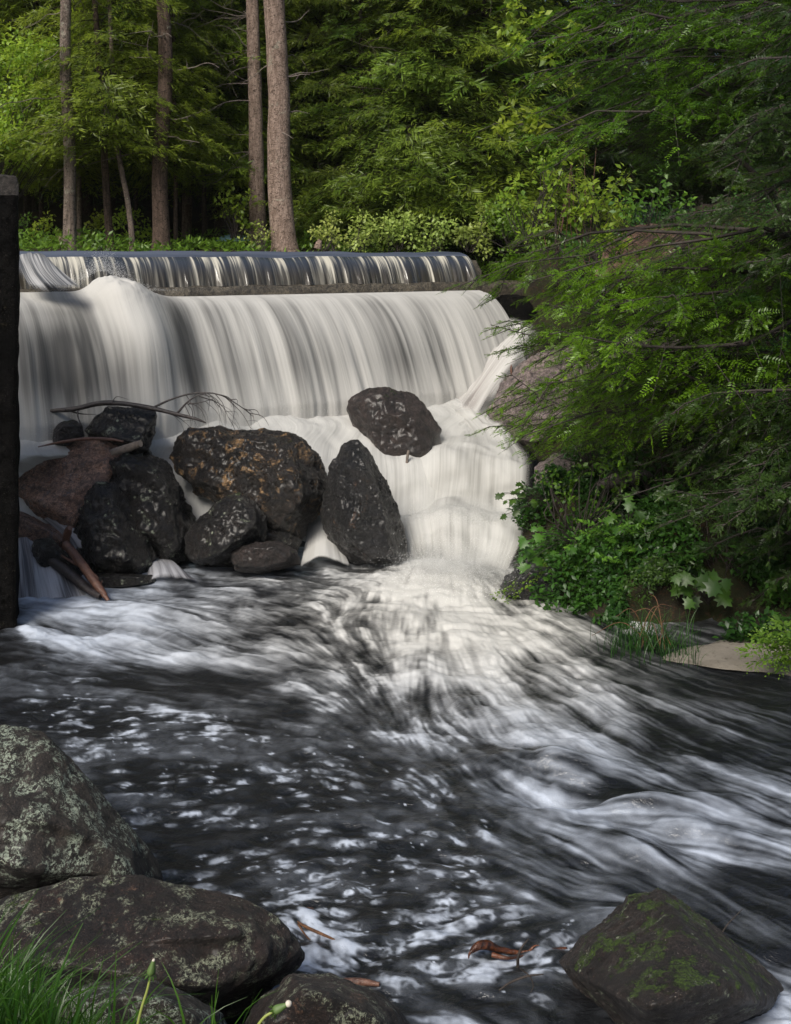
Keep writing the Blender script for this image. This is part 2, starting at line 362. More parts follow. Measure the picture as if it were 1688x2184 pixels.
# ------------------------------------------------------------------ ground, hillside, banks
def soil_mat(name, c1, c2, c3, bump=0.05):
    m, nt = newmat(name); g = N(nt)
    v = g.n('ShaderNodeNewGeometry').outputs['Position']
    a = g.noise(v, 1.6, 8, 0.7, 0.5); b = g.noise(v, 18, 6, 0.75)
    col = g.mix(g.mapr(a, .38, .62), c1, c2); col = g.mix(g.mapr(b, .52, .66), col, c3)
    g.out(g.bsdf(col, 0.95, g.bump(g.math('ADD', a, g.math('MULTIPLY', b, .5)), 1.0, bump), 0.2)); return m
M['forest_soil'] = soil_mat('forest floor', (0.020, 0.015, 0.010), (0.035, 0.030, 0.014), (0.055, 0.033, 0.020))
M['bank_soil'] = soil_mat('bank of litter and moss', (0.016, 0.012, 0.009), (0.022, 0.026, 0.008), (0.050, 0.028, 0.015))
M['bed'] = soil_mat('river bed', (0.012, 0.010, 0.008), (0.02, 0.017, 0.012), (0.03, 0.025, 0.02))

DL = np.array((-3.97, 11.5)); DD = np.array((0.842, 0.539)); DN = np.array((0.539, -0.842))
def dam(s, t, z):
    return np.stack([DL[0] + s * DD[0] + t * DN[0], DL[1] + s * DD[1] + t * DN[1], z + 0 * s], -1)

def forest_z(x, y):
    # distance behind the dam line
    t = -((x - DL[0]) * DN[0] + (y - DL[1]) * DN[1])
    z = 2.25 + 0.62 * ss(1.6, 3.6, t) + 0.06 * ss(3.6, 8, t) + 0.16 * np.maximum(t - 9, 0) + 0.012 * np.maximum(t - 12, 0) ** 2
    return z + 0.05 * vnoise(np.stack([x * .8, y * .8, 0 * x], -1), 5) + 0.35 * ss(8, 20, t) * vnoise(np.stack([x * .2, y * .2, 0 * x], -1), 6)
xs = np.linspace(-45, 45, 181); ts = np.concatenate([np.linspace(0.3, 8, 60), np.linspace(8.3, 42, 80)])
sg, tg = np.meshgrid(np.linspace(-38, 42, 200), ts)
gx = DL[0] + sg * DD[0] - tg * DN[0]; gy = DL[1] + sg * DD[1] - tg * DN[1]
V = np.stack([gx, gy, forest_z(gx, gy)], -1).reshape(-1, 3)
tag(link('ground', mesh_np('ground', V, grid_faces(*gx.shape), M['forest_soil'])), kind='structure')
# riverbed sheet out to the horizon
V = np.array([(-80, -40, -0.7), (80, -40, -0.7), (80, 75, -0.7), (-80, 75, -0.7)], float)
tag(link('riverbed', mesh_np('riverbed', V, np.array([[0, 1, 2, 3]]), M['bed'], False)), kind='structure')

# right bank
rows = [
    [wat(1130, 1130, -0.35), wat(1090, 1240, -.3), wat(1150, 1330, -.3), wat(1330, 1375, -.25), wat(1470, 1420, -.25), wat(1700, 1470, -.25), wat(2050, 1520, -.25), wat(2500, 1560, -.25)],
    [W(1180, 1030, 10.9), W(1150, 1180, 9.9), W(1220, 1290, 8.9), W(1360, 1330, 8.35), W(1480, 1330, 8.3), W(1700, 1345, 8.15), W(2050, 1370, 7.9), W(2500, 1400, 7.4)],
    [W(1150, 880, 12.4), W(1220, 980, 11.2), W(1290, 1090, 10.0), W(1420, 1130, 9.3), W(1550, 1130, 9.1), W(1750, 1120, 8.9), W(2080, 1100, 8.7), W(2500, 1060, 8.5)],
    [W(1130, 700, 14.2), W(1230, 740, 13.0), W(1320, 800, 11.8), W(1450, 830, 11.0), W(1600, 820, 10.5), W(1800, 780, 10.2), W(2100, 740, 10), W(2500, 700, 10)],
    [W(1120, 560, 15.6), W(1260, 545, 15.6), W(1380, 560, 14.5), W(1500, 560, 13.6), W(1680, 520, 13.2), W(1850, 480, 13), W(2150, 420, 13), W(2600, 380, 13)],
    [W(1120, 520, 19), W(1260, 500, 19), W(1400, 480, 18.5), W(1550, 440, 18), W(1750, 400, 18), W(1900, 350, 18), W(2200, 250, 19), W(2700, 200, 20)],
]
B = catmull(np.array(rows), 170); B = catmull(np.swapaxes(B, 0, 1), 220); B = np.swapaxes(B, 0, 1)
du = np.gradient(B, axis=1); dv = np.gradient(B, axis=0); nn = unit(np.cross(du, dv))
B = B + nn * (0.16 * fbm(B * 1.3, 31, 5) + 0.10 * np.abs(vnoise(B * 2.7, 33)))[..., None]
BANK = B
def bank_pts(n, seed, v0=0.1, v1=0.75, u0=0.05, u1=0.8):
    r = rng(seed); nr, nc = BANK.shape[:2]
    i = (r.uniform(v0, v1, n) * (nr - 1)).astype(int); j = (r.uniform(u0, u1, n) * (nc - 1)).astype(int)
    return BANK[i, j], -nn[i, j] * np.sign(nn[i, j][:, 2:3] * -1)
tag(link('riverbank', mesh_np('riverbank', B.reshape(-1, 3), grid_faces(*B.shape[:2]), M['bank_soil'])), kind='structure')
# near left bank under the grass
xs, ys = np.meshgrid(np.linspace(-4.5, 2.2, 120), np.linspace(-2.5, 4.4, 120))
zz = 1.15 - 1.5 * ss(1.9, 4.0, ys + 0.35 * xs * (xs > 0) + 0.25 * np.minimum(xs + 0.8, 0)) - 0.35 * ss(-0.5, 0.9, xs) + 0.06 * fbm(np.stack([xs * 2, ys * 2, 0 * xs], -1), 8)
tag(link('near_bank', mesh_np('near_bank', np.stack([xs, ys, zz], -1).reshape(-1, 3), grid_faces(*xs.shape), M['bank_soil'])), kind='structure')

# ------------------------------------------------------------------ dam
def prism_along_dam(profile, s0, s1, n=60, seed=1, rough=0.012):
    s = np.linspace(s0, s1, n); P = catmull_poly(profile, 8)
    S, K = np.meshgrid(s, np.arange(len(P)), indexing='ij')
    V = dam(S, P[K, 0], P[K, 1]); V = V + rough * vnoise(V * 7, seed)[..., None]
    return V.reshape(-1, 3), grid_faces(n, len(P))
def catmull_poly(pts, sub):
    pts = np.array(pts, float); o = []
    for a, b in zip(pts[:-1], pts[1:]):
        for k in range(sub): o.append(a + (b - a) * k / sub)
    o.append(pts[-1]); return np.array(o)
dm = empty('dam', (*(DL + DD * 2), 0.0), 'low concrete dam with two steps, water sheeting over both of them', 'dam')
def dpart(name, prof, s0, s1, mat, **kw):
    V, f = prism_along_dam(prof, s0, s1, **kw); o = link(name, mesh_np(name, V - np.array((*(DL + DD * 2), 0)), f, mat, False), dm); return o
dpart('weir_wall', [(-0.45, 1.6), (-0.45, 2.74), (-0.02, 2.74), (0.10, 2.60), (0.12, 1.6)], -3, 6.02, M['concrete_wet'])
dpart('ledge', [(0.13, 2.46), (0.34, 2.45), (0.36, 2.39), (0.37, 1.5)], -3, 6.6, M['concrete_wet'], rough=0.02)
dpart('apron', [(0.375, 2.28), (0.56, 2.27), (0.9, 1.95), (1.2, 1.2), (1.35, 0.4)], -3, 6.4, M['concrete_dark'])
# right abutment of the dam under the bushes
ab = link('abutment', None)
bpy.data.objects.remove(ab)

# ------------------------------------------------------------------ falling water
M['fall'] = stream_mat('silky white water', (0.050, 0.050, 0.049), (0.56, 0.55, 0.525), 6.0, 0.26, 0.33, 0.70, -0.015, fine=0.14)
M['cascade'] = stream_mat('cream white water', (0.22, 0.215, 0.20), (0.61, 0.605, 0.582), 10.0, 0.40, 0.24, 0.72, 0.03, fine=0.34, tlu=0.3)
M['veil2'] = stream_mat('white veil over bedrock', (0.24, 0.22, 0.21), (0.58, 0.57, 0.55), 8.0, 0.5, 0.34, 0.66, 0.0, fine=0.3)
M['veil'] = stream_mat('thin veil of water', (0.08, 0.08, 0.09), (0.56, 0.56, 0.59), 10.0, 0.7, 0.38, 0.64, 0.0, fine=0.3)
def weir_mat():
    m, nt = newmat('water strands over the weir'); g = N(nt); uv = g.n('ShaderNodeTexCoord').outputs['UV']; fo = g.attr('foam')
    sv = g.n('ShaderNodeSeparateXYZ'); g.put(sv.inputs[0], uv)
    a = g.noise(g.mapping(uv, (2.6, .5, 1)), 1, 4, .7, .4); b = g.noise(g.mapping(uv, (17, .9, 1), (3, 1, 0)), 1, 2, .5, .1); c = g.noise(g.mapping(uv, (60, 1.6, 1), (7, 2, 0)), 1, 2, .5)
    st = g.math('ADD', g.math('MULTIPLY', b, .75), g.math('ADD', g.math('MULTIPLY', a, .62), g.math('MULTIPLY', c, .22)))
    st = g.math('ADD', st, g.math('MULTIPLY', g.math('SUBTRACT', fo, .5), .35))
    f = g.mapr(st, .86, 1.08); f = g.math('ADD', f, g.math('MULTIPLY', g.mapr(g.math('ADD', b, g.math('MULTIPLY', c, .4)), .62, .9), .25), clamp=True)
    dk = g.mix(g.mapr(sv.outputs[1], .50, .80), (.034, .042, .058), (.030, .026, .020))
    col = g.mix(f, dk, (.48, .455, .385))
    g.out(g.bsdf(col, g.mapr(f, 0, 1, .12, .7), g.bump(g.math('ADD', b, g.math('MULTIPLY', c, .3)), .5, .03), .5)); return m
M['weir'] = weir_mat()
M['crest'] = stream_mat('smooth crest water tinted with sky reflection', (0.045, 0.056, 0.084), (0.11, 0.13, 0.18), 0.6, 9.0, 0.3, 0.7, 0.0, alpha=False, fine=0.1)  # bluish-grey colour stands in for the sky reflected on the water roll
M['jet'] = stream_mat('glassy arching water', (0.05, 0.055, 0.065), (0.54, 0.54, 0.55), 22.0, 0.6, 0.40, 0.70, 0.0, fine=0.4)

def sheet(name, V, uv, foam, edge, mat):
    nr, nc = V.shape[:2]
    me = mesh_np(name, V.reshape(-1, 3), grid_faces(nr, nc), mat, True, {'foam': np.broadcast_to(foam, (nr, nc)).ravel(), 'edge': np.broadcast_to(edge, (nr, nc)).ravel()}, uv.reshape(-1, 2))
    return tag(link(name, me), kind='structure')
def metric_uv(V, ou=0.0):
    du = np.linalg.norm(np.diff(V, axis=1), axis=2); u = np.concatenate([np.zeros((len(V), 1)), np.cumsum(du, 1)], 1)
    u = u - u[:, -1:] / 2
    u = u.mean(0, keepdims=True) + 0 * u
    dv = np.linalg.norm(np.diff(V, axis=0), axis=2); v = np.concatenate([np.zeros((1, V.shape[1])), np.cumsum(dv, 0)], 0)
    return np.stack([u + ou, v], -1)
def loft(name, secs, mat, nu=90, nv=120, ridge=0.02, rf=9.0, seed=0, foam=0.6, edges=(0.12, 0.12, 0.0, 0.08), bulge=0.0, lump=0.0, round_=0, lf=3.5):
    S = np.array(secs); G = catmull(S, nv); G = np.swapaxes(catmull(np.swapaxes(G, 0, 1), nu), 0, 1)
    for _ in range(round_):                                                    # falling water rounds every corner off
        G[1:-1] = .25 * G[:-2] + .5 * G[1:-1] + .25 * G[2:]
    uv = metric_uv(G, seed * 3.3)
    n = unit(np.cross(np.gradient(G, axis=1), np.gradient(G, axis=0)))
    n = np.where((n[..., 1:2] > 0) & (np.abs(n[..., 2:3]) < .5), -n, n); n = np.where(n[..., 2:3] < -0.3, -n, n)
    uu = np.linspace(0, 1, nu)[None]; vv = np.linspace(0, 1, nv)[:, None]
    q = np.stack([uv[..., 0] * rf, uv[..., 1] * .8, 0 * uu + 0 * vv + seed], -1)
    h = ridge * fbm(q, seed, 3) + bulge * np.sin(np.pi * uu) ** .7 + lump * fbm(G * lf, seed + 5, 3)
    G = G + n * h[..., None]
    el, er, e0, e1 = edges
    ed = np.ones((nv, nu))
    wob = 0.5 + 0.5 * vnoise(np.stack([uu * 0 + vv * 6, uu * 5 + 0 * vv, 0 * uu + 0 * vv], -1), seed + 9)
    if el: ed = ed * ss(0, el * (0.5 + wob), uu)
    if er: ed = ed * ss(0, er * (0.5 + wob), 1 - uu)
    if e0: ed = ed * ss(0, e0, vv + 0 * uu)
    if e1: ed = ed * ss(0, e1 * (.5 + wob), 1 - vv + 0 * uu)
    fo = foam(uu, vv) if callable(foam) else foam
    return sheet(name, G, uv, fo, ed, mat)

# weir sheet
nS, nT = 700, 60
prof = np.array([(-0.42, 2.815), (-0.28, 2.835), (-0.15, 2.835), (-0.05, 2.81), (0.04, 2.775), (0.12, 2.715), (0.185, 2.625), (0.235, 2.52), (0.26, 2.45)])
pp = catmull(prof, nT)
S, K = np.meshgrid(np.linspace(-2.6, 5.84, nS), np.arange(nT)); kk = K / (nT - 1)
st = fbm(np.stack([S * 9, kk * .4, 0 * S], -1), 3, 3)
V = dam(S, pp[K, 0] + 0.035 * st * ss(.45, 1, kk) + 0.0 * S, pp[K, 1] + 0.012 * fbm(np.stack([S * 1.6, kk * 2, 0 * S], -1), 4, 2) * (1 - ss(.5, .9, kk)))
V[..., 2] += (0.02 * (1 - S / 6)) * (1 - kk)                                  # the crest carries a little more water at the left end
# end of the sheet bends down over the right-hand side of the crest
arc = np.concatenate([[0], np.cumsum(np.linalg.norm(np.diff(pp, axis=0), axis=1))])
wf = np.where(kk < 0.47, 0.0, 0.5 + 0.10 * (1 - kk) + 0.22 * vnoise(np.stack([S * 1.6, kk * .3, 0 * S], -1), 12) + .15 * vnoise(np.stack([S * 5, kk * .4, 0 * S], -1), 13))
lip = ss(.40, .50, kk) * (1 - ss(.55, .8, kk))
ks = int(nT * .50)
sheet('weir_water', V[ks - 1:], np.stack([S, arc[K]], -1)[ks - 1:], (wf + 0.20 * lip)[ks - 1:], 1.0, M['weir'])
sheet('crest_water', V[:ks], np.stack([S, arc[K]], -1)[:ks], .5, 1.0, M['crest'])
# pond behind the crest
tt = np.array((0.40, 0.8, 1.4, 2.6, 3.2)); S, T = np.meshgrid(np.linspace(-14, 6.1, 60), tt)
V = dam(S, -T, 2.81 + 0 * S); V[..., 2] = 2.812
M['pond'] = None
def still_water(name):
    m, nt = newmat(name); g = N(nt); v = g.n('ShaderNodeNewGeometry').outputs['Position']
    g.out(g.bsdf((0.012, 0.012, 0.011), 0.06, g.bump(g.noise(v, 3, 3), 0.15, 0.02), 0.5)); return m
M['pond'] = still_water('dark pond water')
tag(link('pond_water', mesh_np('pond_water', V.reshape(-1, 3), grid_faces(*S.shape), M['pond'])), kind='structure')

# main fall
nS, nT = 620, 150
tk = np.linspace(0, 1, nT)
prof = []
for k in tk:
    if k < 0.14: prof.append((0.32 + 0.35 * k / 0.14 * 0.6, 2.33 + 0.02 * math.sin(k / .14 * 3)))
    else:
        q = (k - 0.14) / 0.86; t = 0.53 + q ** 0.78 * 1.05; prof.append((t, 2.33 - 1.02 * (t - 0.53) ** 1.9 - 0.12 * q ** 3 - .45 * float(ss(.93, 1.0, q))))
prof = np.array(prof)
S, K = np.meshgrid(np.linspace(-2.4, 5.72, nS), np.arange(nT)); kk = tk[K]
q = np.stack([S * 5, kk * .7, 0 * S], -1)
rid = fbm(q, 21, 3) * 0.022 * ss(.1, .8, kk) + fbm(np.stack([S * 1.3, kk * .8, 0 * S + 4], -1), 22, 2) * 0.06 * ss(.15, .7, kk)
T0, Z0 = prof[K, 0], prof[K, 1]
sp = 0.80 + 0.10 * kk                                                          # the splash plume and the fat strand below it
ds = S - sp; pl = np.exp(-np.abs(np.where(ds < 0, ds / (0.21 + .1 * kk), ds / (0.42 + .1 * kk))) ** 2.4)
up = 0.23 * pl * (1 + .10 * fbm(np.stack([S * 9, kk * 25, 0 * S], -1), 23, 3)) * np.exp(-np.where(kk < .10, (kk - 0.10) / 0.07, (kk - 0.10) / 0.16) ** 2) + .10 * ss(.9, .5, S) * np.exp(-((kk - .04) / .08) ** 2) * (.8 + .4 * vnoise(np.stack([S * 3, kk * 6, 0 * S], -1), 29))
fat = 0.16 * pl * ss(.1, .25, kk) * (1 - ss(.5, 1, kk))
lob = 0.10 * np.exp(-((S + 0.45) / .5) ** 2) * ss(.05, .2, kk) * (1 - ss(.5, 1, kk))
z = Z0 + up + 0.6 * fat + rid * .4 + .5 * lob
t = T0 + rid + fat + 0.10 * pl * ss(0, .1, kk) + lob + 0.02 * fbm(np.stack([S * 3, kk * 12, 0 * S], -1), 24, 3) * (1 - ss(.1, .3, kk))
V = dam(S, t, z)
foam = 0.50 + 0.30 * ss(.72, 1.0, kk) + 0.28 * (1 - ss(.08, .35, kk)) + 0.35 * pl * (1 - ss(.3, .8, kk)) + 0.16 * fbm(np.stack([S * .8, kk * .5, 0 * S], -1), 25, 2) - 0.22 * np.exp(-((S - 1.42) / .14) ** 2) * ss(.2, .5, kk) - .25 * np.exp(-((S - .05) / .35) ** 2) * ss(.35, .6, kk) * (1 - ss(.7, 1, kk)) + .10 * ss(3, 5, S)
edge = ss(0, .03, kk + .012 * vnoise(np.stack([S * 4, 0 * S, 0 * S], -1), 5)) 
arc = np.concatenate([[0], np.cumsum(np.linalg.norm(np.diff(prof, axis=0), axis=1))])
sheet('waterfall', V, np.stack([S, arc[K]], -1), np.clip(foam, 0, 1.3), edge, M['fall'])

# spray thrown up where the weir lands and along the foot of the fall
def droplets(P, rad):
    n = len(P); o = np.array([(1, 0, 0), (-1, 0, 0), (0, 1, 0), (0, -1, 0), (0, 0, 1), (0, 0, -1)], float)
    f = np.array([(0, 2, 4), (2, 1, 4), (1, 3, 4), (3, 0, 4), (2, 0, 5), (1, 2, 5), (3, 1, 5), (0, 3, 5)])
    return (P[:, None] + o[None] * rad[:, None, None]).reshape(-1, 3), (np.arange(n)[:, None, None] * 6 + f[None]).reshape(-1, 3)
r = rng(71); n = 7000
a = .86 + r.normal(0, .26, n); h = 2.42 + np.abs(r.normal(0, .10, n)) * np.exp(-((a - .85) / .40) ** 2) + .22 * np.exp(-((a - .78) / .25) ** 2)
D1 = dam(a, .36 + r.normal(0, .08, n), h); n2_ = 9000; b = r.uniform(-2, 6.2, n2_); D2 = dam(b, 1.50 + np.abs(r.normal(0, .16, n2_)), 1.0 + np.abs(r.normal(0, .13, n2_)))
n3_ = 9000; c3 = np.stack([r.normal(.50, .26, n3_), r.normal(9.3, .22, n3_), np.abs(r.normal(0, .14, n3_)) + .02], -1); c4 = W(1005, 1108, 10.3) + np.stack([r.normal(0, .30, 5000), r.normal(0, .10, 5000), np.abs(r.normal(0, .07, 5000))], -1)
Vd, fd = droplets(np.concatenate([D1, D2, c3, c4]), np.concatenate([r.uniform(.0008, .0022, n), r.uniform(.0010, .003, n2_ + n3_ + 5000)]))
m_sp, nt = newmat('spray droplets'); g = N(nt); g.out(g.bsdf((.75, .75, .74), .5))
tag(link('spray', mesh_np('spray', Vd, fd, m_sp)), kind='stuff')
m_mi, nt = newmat('mist'); pv = nt.nodes.new('ShaderNodeVolumePrincipled'); pv.inputs['Color'].default_value = (.92, .92, .90, 1);  pv.inputs['Anisotropy'].default_value = .2
g = N(nt); gc = g.n('ShaderNodeVectorMath', operation='SUBTRACT'); g.put(gc.inputs[0], g.n('ShaderNodeTexCoord').outputs['Generated']); gc.inputs[1].default_value = (.5, .5, .5)
ln = g.n('ShaderNodeVectorMath', operation='LENGTH'); g.put(ln.inputs[0], gc.outputs[0]); g.put(pv.inputs['Density'], g.mapr(ln.outputs['Value'], .46, .05, 0.0, 1.7))
oo = nt.nodes.new('ShaderNodeOutputMaterial'); nt.links.new(pv.outputs[0], oo.inputs['Volume'])
_u, _v = np.meshgrid(np.linspace(0, 2 * np.pi, 33)[:-1], np.linspace(.02, np.pi - .02, 20)); SPH = np.stack([np.cos(_u) * np.sin(_v), np.sin(_u) * np.sin(_v), np.cos(_v)], -1)
_i = np.arange(_u.size).reshape(_u.shape); _j = np.roll(_i, -1, 1); SPHF = np.stack([_i[:-1], _i[1:], _j[1:], _j[:-1]], -1).reshape(-1, 4)
def mist(c, ax, rot=0.0, dz=0.0):
    V = SPH.reshape(-1, 3) * np.array(ax); 
    V = np.stack([V[:, 0] * math.cos(rot) - V[:, 1] * math.sin(rot), V[:, 0] * math.sin(rot) + V[:, 1] * math.cos(rot), V[:, 2]], -1)
    tag(link('mist', mesh_np('mist', V, SPHF, m_mi), None, tuple(c)), kind='stuff')
for s_, a_ in ((-.6, .9), (1.5, 1.0), (3.6, .95), (5.4, .75)): mist(dam(np.array(s_), 1.58, 1.06), (a_, .34, .30), math.atan2(DD[1], DD[0]))
mist(W(975, 1222, 9.35), (.75, .60, .36)); mist(W(1000, 1090, 10.40), (.70, .34, .26)); mist(W(1000, 945, 11.6), (.65, .40, .26)); mist(W(120, 1265, 9.05), (.45, .2, .12))
# arching jets beside the left wall
jg_foam = .55
loft('water_jet', [[W(20, 560, 11.35), W(60, 556, 11.35), W(88, 556, 11.4)], [W(24, 552, 11.2), W(80, 553, 11.1), W(112, 568, 11.2)], [W(40, 600, 11.05), W(110, 592, 10.95), W(150, 592, 11.0)], [W(60, 635, 10.9), W(150, 632, 10.8), W(205, 626, 10.85)]], M['jet'], 40, 60, .012, 20, 2, .50, (.25, .3, .05, .25), bulge=.05)

# stream down the bedrock at the right end
loft('side_stream', [[W(1085, 670, 14.0), W(1140, 690, 13.8), W(1180, 730, 13.5)], [W(1040, 720, 13.6), W(1085, 745, 13.3), W(1140, 790, 12.9)], [W(985, 790, 13.2), W(1035, 815, 12.9), W(1085, 850, 12.4)], [W(920, 850, 12.9), W(990, 880, 12.5), W(1050, 915, 12.0)], [W(880, 880, 12.7), W(960, 915, 12.2), W(1035, 950, 11.7)]], M['veil2'], 80, 120, .012, 8, 3, lambda u, v: .80 - .35 * u + 0 * v, (.15, .75, .10, .15), bulge=.03)
# froth at the foot of the fall
FS_ = np.array((-1.3, .25, 1.3, 2.35, 3.5, 5.3))
loft('froth', [list(dam(FS_, 1.36, 1.16)), list(dam(FS_, 1.55, 1.10)), list(dam(FS_, 1.78, 1.01)),
               [W(-60, 1010, 9.9), W(200, 1000, 10.2), W(400, 985, 10.6), W(600, 960, 11.0), W(800, 945, 11.5), W(1040, 905, 12.2)],
               [W(-60, 1085, 9.7), W(200, 1085, 10.0), W(400, 1070, 10.3), W(600, 1040, 10.6), W(800, 1010, 11.0), W(1090, 985, 11.5)],
               [W(-60, 1160, 9.6), W(200, 1170, 9.85), W(400, 1160, 10.1), W(600, 1130, 10.4), W(800, 1095, 10.75), W(1090, 1060, 11.25)],
               [W(-60, 1175, 9.57), W(200, 1185, 9.82), W(400, 1175, 10.07), W(600, 1145, 10.37), W(800, 1190, 10.3), W(1090, 1150, 10.8)]], M['cascade'], 200, 110, .02, 4, 4, .70, (0, 0, .22, 0), lump=.022)
# cascade through the gap at the right
loft('cascade', [[W(720, 890, 12.3), W(880, 868, 12.7), W(960, 858, 12.7), W(1060, 870, 12.3)],
                 [W(765, 965, 11.9), W(930, 915, 12.1), W(1010, 905, 12.1), W(1100, 925, 11.8)],
                 [W(770, 1005, 11.6), W(925, 950, 11.7), W(1030, 940, 11.7), W(1140, 960, 11.55)],
                 [W(775, 1030, 11.4), W(910, 978, 11.46), W(1030, 960, 11.46), W(1145, 985, 11.38)],
                 [W(785, 1060, 11.2), W(905, 1000, 11.2), W(1025, 985, 11.2), W(1145, 1005, 11.15)],
                 [W(795, 1110, 11.0), W(900, 1080, 11.05), W(1020, 1075, 11.0), W(1145, 1080, 11.0)],
                 [W(805, 1128, 10.7), W(900, 1103, 10.6), W(1010, 1098, 10.5), W(1135, 1100, 10.5)],
                 [W(820, 1145, 10.4), W(905, 1118, 10.3), W(1010, 1113, 10.2), W(1130, 1115, 10.2)],
                 [W(850, 1180, 10.2), W(910, 1165, 10.05), W(1010, 1165, 9.95), W(1120, 1160, 9.95)],
                 [W(860, 1215, 9.95), W(920, 1215, 9.8), W(1000, 1220, 9.65), W(1090, 1220, 9.65)],
                 [W(810, 1250, 9.4), W(910, 1262, 9.1), W(990, 1275, 8.95), W(1080, 1275, 9.0)]], M['cascade'], 150, 240, .016, 6, 5,
     lambda u, v: .50 + .35 * np.exp(-((v - .28) / .05) ** 2) + .35 * np.exp(-((v - .66) / .06) ** 2) + .3 * ss(.85, 1, v) + 0 * u, (.12, .14, .10, .26), bulge=.04, lump=.075, round_=50, lf=1.9)
loft('rock_spill', [[W(655, 1105, 10.5), W(690, 1098, 10.5), W(712, 1105, 10.5)], [W(650, 1150, 10.2), W(690, 1140, 10.15), W(725, 1150, 10.2)], [W(635, 1215, 9.75), W(690, 1200, 9.65), W(755, 1215, 9.7)]], M['cascade'], 50, 60, .015, 10, 6, .62, (.1, .1, 0, .1), bulge=.03)
loft('rock_spill', [[W(300, 1195, 9.95), W(335, 1192, 9.95), W(365, 1200, 9.95)], [W(310, 1215, 9.7), W(350, 1205, 9.65), W(395, 1220, 9.65)], [W(310, 1250, 9.35), W(365, 1240, 9.25), W(440, 1250, 9.3)]], M['veil'], 50, 60, .015, 10, 7, .62, (.2, .2, .05, .2), bulge=.03)
# falls beside the left wall
loft('rock_spill', [[W(5, 1075, 10.1), W(60, 1120, 9.9), W(120, 1160, 9.85), W(165, 1190, 9.85)], [W(0, 1120, 9.75), W(65, 1150, 9.6), W(140, 1190, 9.55), W(190, 1215, 9.6)], [W(-5, 1190, 9.4), W(80, 1205, 9.3), W(165, 1235, 9.3), W(215, 1245, 9.35)], [W(-10, 1285, 9.0), W(95, 1285, 8.9), W(200, 1285, 8.95), W(255, 1280, 9.0)]], M['veil'], 90, 90, .02, 9, 8, .52, (0, .25, .05, .05), bulge=.03)
loft('rock_spill', [[W(0, 1055, 10.2), W(20, 1065, 10.15), W(45, 1062, 10.15)], [W(50, 1085, 9.97), W(75, 1080, 9.95), W(110, 1075, 9.95)], [W(120, 1140, 9.72), W(150, 1130, 9.7), W(190, 1115, 9.75)], [W(150, 1190, 9.6), W(185, 1180, 9.55), W(225, 1170, 9.6)]], M['veil'], 50, 80, .01, 10, 9, .45, (.3, .3, .1, .15))

